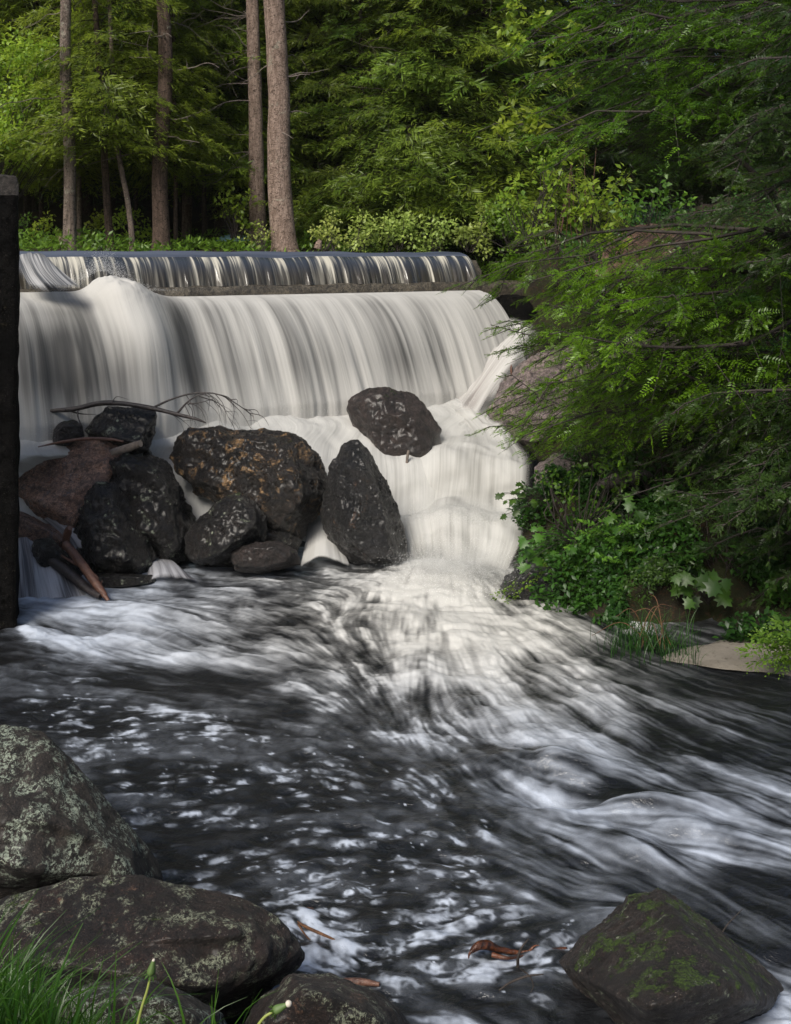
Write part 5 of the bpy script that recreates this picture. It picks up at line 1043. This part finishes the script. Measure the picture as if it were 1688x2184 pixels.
# broadleaf bushes on the bank
GB = 'bushes on the right bank'
for k, (cl, Yc, by, lb, mt, sz, n) in enumerate((
    ([(1100, 420, 45), (1150, 370, 50), (1210, 330, 45), (1180, 420, 45), (1130, 470, 40)], 13.6, 520, 'tall bright shrub with upright reddish stems behind the small hemlock', 'leaf_bright', .085, 900),
    ([(1250, 380, 50), (1290, 440, 50), (1240, 470, 45), (1330, 400, 45)], 13.4, 560, 'leafy green shrub right of the one with reddish stems', 'leaf_bright', .085, 900),
    ([(1350, 450, 45), (1400, 410, 50), (1440, 450, 40)], 13.0, 520, 'green shrub above the red brown outcrop', 'leaf_mid', .08, 900),
    ([(1100, 250, 38), (1080, 262, 22), (1130, 272, 25), (1140, 245, 25)], 9.6, 285, 'spray of large pale round leaves reaching out of the upper boughs', 'leaf_bright', .085, 620),
    ([(1100, 95, 26), (1090, 60, 24), (1095, 5, 22), (1150, 40, 26), (1180, 110, 28), (1230, 60, 24)], 9.4, 90, 'few hanging pale leaves at the left tip of the upper boughs', 'leaf_bright', .075, 600),
    ([(1240, 770, 40), (1290, 800, 40), (1220, 810, 30), (1330, 770, 40)], 11.2, 860, 'bright leafy bush on the bedrock under the hanging hemlock boughs', 'leaf_bright', .07, 1300),
    ([(1250, 930, 40), (1210, 900, 28), (1290, 960, 35)], 10.3, 1010, 'light green bush above the rock ledge beside the cascade', 'leaf_mid', .06, 1500),
    ([(1290, 515, 22), (1320, 520, 20)], 12.2, 560, 'sprig of pale drooping leaves in front of the red brown outcrop', 'leaf_bright', .10, 700),
    ([(1200, 1060, 45), (1260, 1010, 45), (1300, 1080, 50), (1230, 1130, 42), (1330, 1010, 40), (1170, 1020, 25)], 9.25, 1140, 'fresh green leafy bush spilling over the rock ledge beside the cascade', 'leaf_mid', .045, 1700),
    ([(1400, 960, 55), (1440, 1030, 50), (1350, 1010, 45), (1490, 980, 50)], 9.5, 1060, 'dark leafy bush in the shade above the maple plants', 'leaf_deep', .06, 1400),
    ([(1560, 1060, 60), (1620, 1150, 60), (1540, 1160, 50), (1660, 1240, 60)], 8.7, 1250, 'dark bush at the right edge above the silt', 'leaf_deep', .055, 1500))):
    bx = W(cl[0][0] + (25 if k not in (3, 4) else 170), by, Yc + .1)
    broadleaf('bush', lb, bx, cl, Yc, n, sz, M[mt], 420 + k * 9, 'bush', GB, sub=6, few=1 if k in (3, 4) else 99)
# reddish upright stems
gt = Geo(); r = rng(4); bs = W(1215, 560, 14.2)
root = empty('bare_shrub', bs, 'cluster of thin upright red brown stems beside the small hemlock', 'shrub')
for k in range(9):
    a = bs + np.array((r.normal(0, .12), r.normal(0, .1), -.05)); h = r.uniform(.7, 1.6); tp = a + np.array((r.normal(0, .16), r.normal(0, .1), h)); m = (a + tp) / 2 + r.normal(0, .03, 3)
    gt.tube([a, m, tp], [.008, .006, .0025], 5, 10)
link('stems', gt.mesh('stems', M['red_wood'], True, bs), root)

# slope plants: leaves scattered over the bank
gg = Geo(); n = 120000; p, nb_ = bank_pts(n, 91, .09, .98, .03, .95); r = rng(92)
keep = (fbm(p * 1.9, 93, 3) > -.2) & ~((p[:, 0] < 2.3) & (p[:, 1] > 10.9)); p, nb_ = p[keep], nb_[keep]; n = len(p)
p = p + nb_ * (r.uniform(0, .20, n) ** 1.0)[:, None] * (1 + fbm(p * 1.2, 94, 2))[:, None]
d = unit(np.stack([r.normal(-.35, .8, n), r.normal(-.5, .6, n), r.normal(-.1, .6, n)], -1)); nv = unit(np.array((-.2, -.3, 1.)) + r.normal(0, .4, (n, 3)))
l = r.uniform(.03, .075, n); diamonds(gg, p, d, unit(np.cross(d, nv)), l, l * .5, np.clip(.40 + .5 * fbm(p * 1.4, 95, 2) + r.normal(0, .2, n), 0, 1), .12)
tag(link('slope_plants', gg.mesh('slope_plants', M['leaf_deep'], False)), kind='stuff')

def maple_leaf(g, p, d, nv, size, tint, r):
    d = unit(d); s = unit(np.cross(d, nv)); n = np.cross(s, d)
    prof = [(0, 0), (.10, .16), (.02, .42), (.28, .34), (.40, .62), (.52, .34), (.62, .28), (.78, .36), (.76, .18), (1.0, 0)]
    pts = [np.array(a) for a in prof] + [np.array((a, -b)) for a, b in prof[-2:0:-1]]
    V = [p + d * size * a + s * size * b - n * size * (.22 * abs(b) + .18 * a * a) for a, b in pts]; V.append(p + d * size * .4)
    m = len(pts); i = np.arange(m); g.add(V, np.stack([i, (i + 1) % m, np.full(m, m)], -1), tint)
def maple_seedling(label, stem_px, leaves, Y, size, seed, mat='leaf_deep', group='maple seedlings on the right bank'):
    r = rng(seed); b = W(*stem_px, Y + .15); root = empty('maple_seedling', b, label, 'plant', group); g, gw = Geo(), Geo()
    for (a, c_) in leaves:
        for q in range(3):
            e = W(a + r.normal(0, 14), c_ + r.normal(0, 12), Y + r.normal(0, .12)); m = (b + e) / 2 + np.array((0, 0, .06)); gw.tube([b, m, e], [.004, .003, .002], 4, 6)
            maple_leaf(g, e, np.array((r.normal(-.4, .5), r.normal(-.6, .3), -.55 + r.normal(0, .25))), unit(np.array((r.normal(0, .3), -.5, 1.)) ), size * r.uniform(.6, 1.15), r.uniform(.35, .95), r)
    link('leaves', g.mesh('leaves', M[mat], False, b), root); link('stems', gw.mesh('stems', M['twig_dark'], True, b), root)
maple_seedling('maple sprig with dark leaves overhanging the lower cascade step', (1175, 1090), [(1085, 1050), (1100, 1065), (1120, 1040), (1140, 1055), (1090, 1075)], 9.9, .075, 501)
maple_seedling('drooping maple branch with broad leaves at the water edge below the cascade', (1230, 1160), [(1120, 1150), (1140, 1175), (1160, 1140), (1170, 1200), (1130, 1215), (1180, 1230), (1210, 1180), (1200, 1250), (1170, 1270)], 9.0, .105, 502, 'leaf_maple')
maple_seedling('maple plant with a pale turned leaf in the middle of the bank', (1340, 1120), [(1340, 1075), (1370, 1080), (1310, 1110), (1380, 1110), (1290, 1150), (1330, 1160), (1260, 1200), (1300, 1215)], 9.0, .11, 503, 'leaf_maple')
maple_seedling('maple seedling with dark wide leaves low on the shaded bank', (1510, 1290), [(1460, 1250), (1475, 1270), (1510, 1240), (1540, 1260), (1490, 1225), (1550, 1230)], 8.2, .13, 504)
# fern-like fronds by the water
def frond_plant(label, b, fr, Y, seed, mat, group='ferny plants on the right bank'):
    r = rng(seed); root = empty('fern', b, label, 'plant', group); g, gw = Geo(), Geo(); T = np.array([W(a, c_, Y + r.normal(0, .15)) for a, c_ in fr]); B_ = b + r.normal(0, .03, (len(T), 3))
    boughs(g, gw, B_, T, seed, 22, 5, .26, .18, .1, .006, 0, .45, .05, .02, False, .15)
    link('fronds', g.mesh('fronds', M[mat], False, b), root); link('stems', gw.mesh('stems', M['twig_dark'], True, b), root)
r = rng(9)
frond_plant('feathery plants trailing over the low ledge at the water edge', W(1230, 1230, 9.1), [(1060 + 15 * k + r.uniform(-10, 10), 1290 - 6 * k + r.uniform(-20, 10)) for k in range(12)], 9.0, 511, 'leaf_mid')
frond_plant('ferny clump right of the maple branch on the lower bank', W(1330, 1190, 9.0), [(1200 + 20 * k + r.uniform(-10, 10), 1150 + r.uniform(-40, 60)) for k in range(12)], 8.9, 512, 'leaf_mid')
frond_plant('dim ferns hanging above the sedge tuft', W(1420, 1200, 8.6), [(1330 + 20 * k + r.uniform(-10, 10), 1260 + r.uniform(-40, 40)) for k in range(10)], 8.4, 513, 'leaf_deep')
frond_plant('leafy spray over the silt at the right edge', W(1720, 1400, 7.3), [(1590, 1400), (1610, 1420), (1640, 1380), (1620, 1360), (1660, 1430), (1690, 1370), (1640, 1410), (1600, 1385)], 7.2, 514, 'leaf_mid')
# sedge tuft with rusty stems at the water edge
b = wat(1385, 1385, .02); root = empty('sedge', b, 'grassy tuft with rust red stems at the water edge beside the silt', 'plant'); g, gw = Geo(), Geo(); r = rng(14)
def blades(g, n, base, spread, hmin, hmax, lean, w, seed, tb=.3, bias=(0, 0)):
    r = rng(seed); b = base if base.ndim == 2 else np.repeat(base[None], n, 0) + np.stack([r.normal(0, spread, n), r.normal(0, spread, n), np.zeros(n)], -1)
    az = r.uniform(0, 2 * np.pi, n); h = r.uniform(hmin, hmax, n); ln = r.uniform(.1, lean, n) * h
    dx = np.cos(az) * ln + bias[0] * h; dy = np.sin(az) * ln + bias[1] * h; K_ = 6; V = np.empty((n, K_, 2, 3)); fa = r.uniform(0, np.pi, n); sx = np.stack([np.cos(fa), np.sin(fa) * .6, 0 * fa], -1)
    for k in range(K_):
        t = k / (K_ - 1); c = b + np.stack([dx * t ** 2, dy * t ** 2, h * (t - .35 * t ** 2.5 * np.clip(ln / h, 0, 1))], -1); ww = w * (1 - t ** 1.6) * .5 + .0004
        V[:, k, 0] = c - sx * ww; V[:, k, 1] = c + sx * ww
    i = np.arange(n * K_ * 2).reshape(n, K_, 2); f = np.stack([i[:, :-1, 0], i[:, :-1, 1], i[:, 1:, 1], i[:, 1:, 0]], -1).reshape(-1, 4)
    t = np.clip(tb + .35 * np.linspace(0, 1, K_)[None, :, None] + r.normal(0, .15, n)[:, None, None] + np.zeros((n, K_, 2)), 0, 1); g.add(V, f, t.ravel())
blades(g, 300, b, .16, .08, .34, 1.2, .006, 15, .10); link('leaves', g.mesh('leaves', M['leaf_deep'], False, b), root)
for k in range(9):
    a = b + np.array((r.normal(0, .1), r.normal(0, .06), 0)); tp = W(1250 + r.uniform(-20, 190), 1300 + r.uniform(-40, 70), 7.9); m = (a + tp) / 2 + np.array((0, 0, .14)); gw.tube([a, m, tp], [.004, .003, .0015], 4, 12)
link('stems', gw.mesh('stems', M['straw'], True, b), root)

# ------------------------------------------------------------------ dead wood
def stick(name, label, pts, radii, mat, twigs=None, n=40, seed=0, bump=.12, cat='branch', kids=()):
    P = np.array([W(*q) for q in pts]); base = P[0]; root = None
    g = Geo(); g.tube(P, np.array(radii), 10, n, bump, seed)
    me = g.mesh(name, mat, True, base); ob = link(name, me, None, base); tag(ob, label, cat)
    for tw in (twigs or []):
        Q = np.array([W(*q) for q in tw[0]]); gt = Geo(); gt.tube(Q, np.linspace(tw[1], tw[1] * .25, len(Q)), 6, 14, .1, seed)
        if len(tw) > 2:
            r = rng(seed + len(tw[0])); C = catmull(Q, 30)
            for k in range(tw[2]):
                i = r.integers(6, 29); e = C[i] + np.array((r.uniform(.02, .20), r.normal(0, .06), -r.uniform(.05, .32))); m = (C[i] + e) / 2 + np.array((.03, 0, .03)); gt.tube([C[i], m, e], [tw[1] * .35, tw[1] * .25, tw[1] * .12], 4, 6)
        o = link('twig', gt.mesh('twig', mat, True, base), ob)
    return ob
stick('dead_branch', 'long dead branch with bare twigs lying across the top of the boulder pile', [(105, 876, 10.25), (160, 872, 10.2), (215, 860, 10.15), (270, 862, 10.1), (330, 872, 10.1), (380, 884, 10.05), (420, 894, 10.0), (440, 902, 10.0)], [.016, .024, .026, .022, .022, .018, .013, .006], M['wet_wood'],
      [([(330, 868, 10.1), (370, 850, 10.1), (420, 838, 10.1), (470, 842, 10.1), (515, 868, 10.1), (540, 888, 10.1)], .012, 10), ([(380, 880, 10.05), (400, 858, 10.05), (425, 842, 10.05), (450, 838, 10.05)], .012, 6), ([(400, 862, 10.05), (430, 858, 10.05), (455, 850, 10.05)], .007, 5), ([(425, 845, 10.1), (470, 862, 10.1), (490, 895, 10.1)], .006, 7), ([(345, 876, 10.1), (380, 890, 10.1), (400, 905, 10.05)], .006, 4), ([(480, 846, 10.1), (515, 880, 10.1), (536, 915, 10.1)], .005, 2),
       ([(140, 873, 10.2), (170, 882, 10.2), (205, 884, 10.2)], .010), ([(166, 868, 10.2), (167, 890, 10.15), (176, 915, 10.1), (170, 938, 10.05)], .010), ([(240, 858, 10.1), (250, 846, 10.1), (275, 852, 10.1)], .005)], seed=1)
stick('stick', 'thin curved pinkish stick resting on the reddish slab', [(82, 953, 9.95), (130, 943, 9.9), (185, 936, 9.85), (235, 937, 9.85), (264, 942, 9.85)], [.006, .013, .016, .014, .008], M['red_wood'], seed=2)
stick('log', 'short broken grey log end on the slab beside the black boulder', [(240, 965, 9.8), (270, 956, 9.75), (300, 946, 9.65)], [.03, .035, .03], M['twig'], seed=3)
stick('log', 'peeled reddish branch slanting into the water below the pile', [(140, 1160, 9.35), (165, 1190, 9.2), (195, 1230, 9.05), (215, 1258, 8.95), (232, 1282, 8.85)], [.030, .038, .036, .030, .014], M['red_wood'],
      [([(175, 1212, 9.15), (205, 1228, 9.05), (214, 1248, 9.0)], .012), ([(200, 1235, 9.05), (214, 1245, 9.0), (219, 1238, 9.0)], .009), ([(168, 1206, 9.15), (140, 1190, 9.25), (110, 1170, 9.35)], .014)], seed=4)
stick('stump', 'short upright stub of wood at the top of the slanting branch', [(141, 1172, 9.5), (142, 1150, 9.5), (146, 1132, 9.48), (150, 1126, 9.45)], [.035, .032, .035, .022], M['red_wood'], seed=5, cat='stump')
stick('log', 'dark soaked log under the little fall beside the pier', [(110, 1195, 9.3), (150, 1225, 9.15), (190, 1258, 9.0), (215, 1272, 8.9)], [.04, .045, .035, .02], M['wet_wood'], seed=6)
stick('stump', 'thin pale broken stake standing in front of the brown mossy boulder', [(868, 998, 11.22), (869, 980, 11.22), (871, 965, 11.22), (872, 960, 11.22)], [.022, .015, .014, .010], M['twig'], seed=7, cat='stake')
stick('driftwood', 'rust red soaked driftwood lying in the foam left of the mossy pyramid', [(1006, 2030, 4.34), (1020, 2020, 4.36), (1042, 2018, 4.38), (1064, 2027, 4.40), (1110, 2033, 4.42), (1160, 2029, 4.44), (1210, 2022, 4.46)], [.008, .016, .018, .014, .012, .010, .004], M['rust_wood'],
      [([(1050, 2036, 4.36), (1085, 2044, 4.34), (1120, 2038, 4.40)], .010), ([(1014, 2020, 4.34), (1002, 2034, 4.32), (1000, 2044, 4.3)], .008), ([(1130, 2028, 4.42), (1140, 2018, 4.43), (1150, 2016, 4.43)], .006)], seed=8, bump=.55)
stick('twig', 'dark twig poking up out of the foam in front of the driftwood', [(1105, 2062, 4.28), (1106, 2040, 4.27), (1114, 2020, 4.27), (1128, 2002, 4.27)], [.007, .006, .004, .002], M['twig_dark'], seed=9)
stick('twig', 'thin arching twig over the dark water beside the mossy pyramid', [(1065, 2112, 4.1), (1090, 2095, 4.1), (1125, 2082, 4.1), (1160, 2078, 4.1)], [.003, .004, .004, .002], M['twig_dark'], [([(1110, 2066, 4.1), (1128, 2080, 4.1), (1138, 2100, 4.1), (1132, 2118, 4.1)], .0035)], seed=10)
stick('stick', 'straw coloured reed stem floating beside the long dark boulder', [(632, 1965, 4.62), (660, 1980, 4.56), (700, 1998, 4.5), (725, 2010, 4.46)], [.004, .006, .005, .003], M['straw'], [([(636, 1972, 4.6), (655, 1998, 4.52), (668, 2008, 4.5)], .005)], seed=11)
stick('stick', 'thin brown stem on the foam above the reed', [(600, 1932, 4.74), (650, 1936, 4.73), (700, 1946, 4.70)], [.004, .005, .003], M['red_wood'], seed=12)
stick('stick', 'soaked reddish stick at the tip of the low red brown stone', [(725, 2092, 4.22), (770, 2094, 4.22), (810, 2100, 4.2)], [.010, .014, .008], M['red_wood'], seed=13)
stick('twig', 'bare dark twig rising from the right flank of the mossy pyramid', [(1540, 1990, 4.3), (1552, 1972, 4.3), (1568, 1955, 4.3), (1585, 1938, 4.3)], [.003, .0025, .002, .001], M['twig_dark'], seed=14)
stick('stump', 'weathered stub on the grass right of the thick pale trunk', [(678, 530, 16.0), (680, 520, 16.0), (684, 512, 16.0)], [.06, .05, .03], M['bark_pale'], seed=15, cat='stump')
stick('stump', 'small leaning cut stump left of the lichened trunk', [(134, 520, 16.6), (131, 510, 16.6), (127, 502, 16.6)], [.05, .05, .045], M['bark_pale'], seed=16, cat='stump')
# curled brown leaf at the end of the hemlock twig
g = Geo(); c = W(1091, 790, 9.6); r = rng(1); u = np.linspace(-1, 1, 9); v_ = np.linspace(-1, 1, 7); U_, V_ = np.meshgrid(u, v_)
q = c + np.stack([.022 * V_ * (1 - U_ ** 2) * np.cos(V_), -.02 * np.cos(V_ * 1.9) * (1 - U_ ** 2) ** .5 + 0 * U_, .045 * U_ + .01 * V_ ** 2], -1); g.add(q, grid_faces(7, 9))
tag(link('leaf', g.mesh('leaf', M['red_wood'], True, c), None, c), 'curled dead brown leaf at the tip of a hemlock twig before the fall', 'leaf')
# pale blue hull among the trees
g = Geo(); c = W(500, 512, 17.9); u = np.linspace(-1, 1, 24); th = np.linspace(0, np.pi, 13); U_, T_ = np.meshgrid(u, th)
wd = (1 - np.abs(U_) ** 2.4); q = c + np.stack([U_ * .30, -.16 * np.cos(T_) * wd, .11 * np.sin(T_) * wd ** .6 - .02], -1); g.add(q, grid_faces(13, 24))
m_, nt = newmat('faded blue hull paint'); gq = N(nt); gq.out(gq.bsdf((.20, .36, .40), .4)); 
tag(link('boat', g.mesh('boat', m_, True, c), None, c), 'small pale blue overturned hull among the trees left of the pale pair', 'boat')

# ------------------------------------------------------------------ foreground grass and dandelions
r = rng(17); n = 1200
gpx = np.abs(r.normal(0, 150, n)) - 80; gY = r.uniform(1.75, 2.9, n); x = (gpx - HX) / F * gY
zb = CZ + (HY - (2230 + r.uniform(-40, 40, n) + .30 * gpx)) / F * gY
gg = Geo(); blades(gg, n, np.stack([x, gY, zb], -1), 0, .05, .21, 1.0, .0048, 18, .03, (.12, 0)); 
n = 26; gpx = r.uniform(150, 560, n); gY = r.uniform(1.9, 2.5, n); blades(gg, n, np.stack([(gpx - HX) / F * gY, gY, CZ + (HY - 2260) / F * gY], -1), 0,   .07, .20, .8, .005, 19, .25, (.15, 0))
tag(link('grass', gg.mesh('grass', M['grass'], False)), kind='stuff')
m_g = M['grass']; m_s, nt = newmat('pale dandelion stem'); gq = N(nt); gq.out(gq.bsdf((.23, .27, .07), .45, None, .4)); M['dand_stem'] = m_s
m_b, nt = newmat('dandelion bud green'); gq = N(nt); gq.out(gq.bsdf((.07, .12, .03), .6)); m_w, nt = newmat('dandelion white tuft'); gq = N(nt); gq.out(gq.bsdf((.55, .5, .42), .8))
def dandelion(label, pts, Y, tilt, seed, white):
    P = np.array([W(a, b, Y) for a, b in pts]); b = P[0]; root = empty('dandelion', b, label, 'flower', 'closed dandelions in the foreground')
    g = Geo(); g.tube(P, np.linspace(.0026, .0020, len(P)), 8, 24); link('stem', g.mesh('stem', m_s, True, b), root)
    top = P[-1]; ax = unit(P[-1] - P[-2]); ax = unit(ax + np.array(tilt)); q = np.linspace(0, 1, 9); rad = .0064 * np.array((.35, .8, 1.0, 1.0, .92, .80, .66, .55, .40)); g = Geo(); g.tube(top + ax * (q * .025)[:, None], rad, 12, 24, .12, seed); bud = link('bud', g.mesh('bud', m_b, True, b), root)
    g = Geo(); e = top + ax * .0245; g.tube(e + ax * (np.linspace(0, 1, 5) * (.008 if white else .004))[:, None], np.array((.005, .006, .006, .005, .002)) * (.85 if white else .40), 10, 12, .25, seed); link('tuft', g.mesh('tuft', m_w, True, b), bud)
    g = Geo(); rr = rng(seed); s1 = unit(np.cross(ax, UP)); s2 = np.cross(ax, s1); th = np.arange(9) / 9 * 6.283; dr = np.cos(th)[:, None] * s1 + np.sin(th)[:, None] * s2
    diamonds(g, top + dr * .004 + ax * .004, unit(dr - ax * .8), np.cross(dr, ax), .010, .004, .5); link('bracts', g.mesh('bracts', M['grass'], False, b), bud)
dandelion('tall closed dandelion bud on a yellow stem over the small lichened stone', [(285, 2230), (300, 2160), (315, 2110), (321, 2082)], 1.75, (0, 0, 0), 1, False)
dandelion('bent dandelion head with a white tuft before the low red brown stone', [(515, 2260), (540, 2205), (562, 2172), (582, 2158)], 1.70, (.5, 0, .1), 2, True)
# damp forest air
bm = bmesh.new(); bmesh.ops.create_cube(bm, size=1.0); me = bpy.data.meshes.new('haze'); bm.to_mesh(me); bm.free()
m_h, nt = newmat('damp forest air'); pv = nt.nodes.new('ShaderNodeVolumePrincipled'); pv.inputs['Color'].default_value = (.95, .97, .90, 1); pv.inputs['Density'].default_value = .00025
oo = nt.nodes.new('ShaderNodeOutputMaterial'); nt.links.new(pv.outputs[0], oo.inputs['Volume']); me.materials.append(m_h)
hz_o = link('haze', me, None, (0, 17.5, 21.0)); hz_o.scale = (170, 125, 45.6); tag(hz_o, kind='stuff')
print('scene built', len(bpy.data.objects))
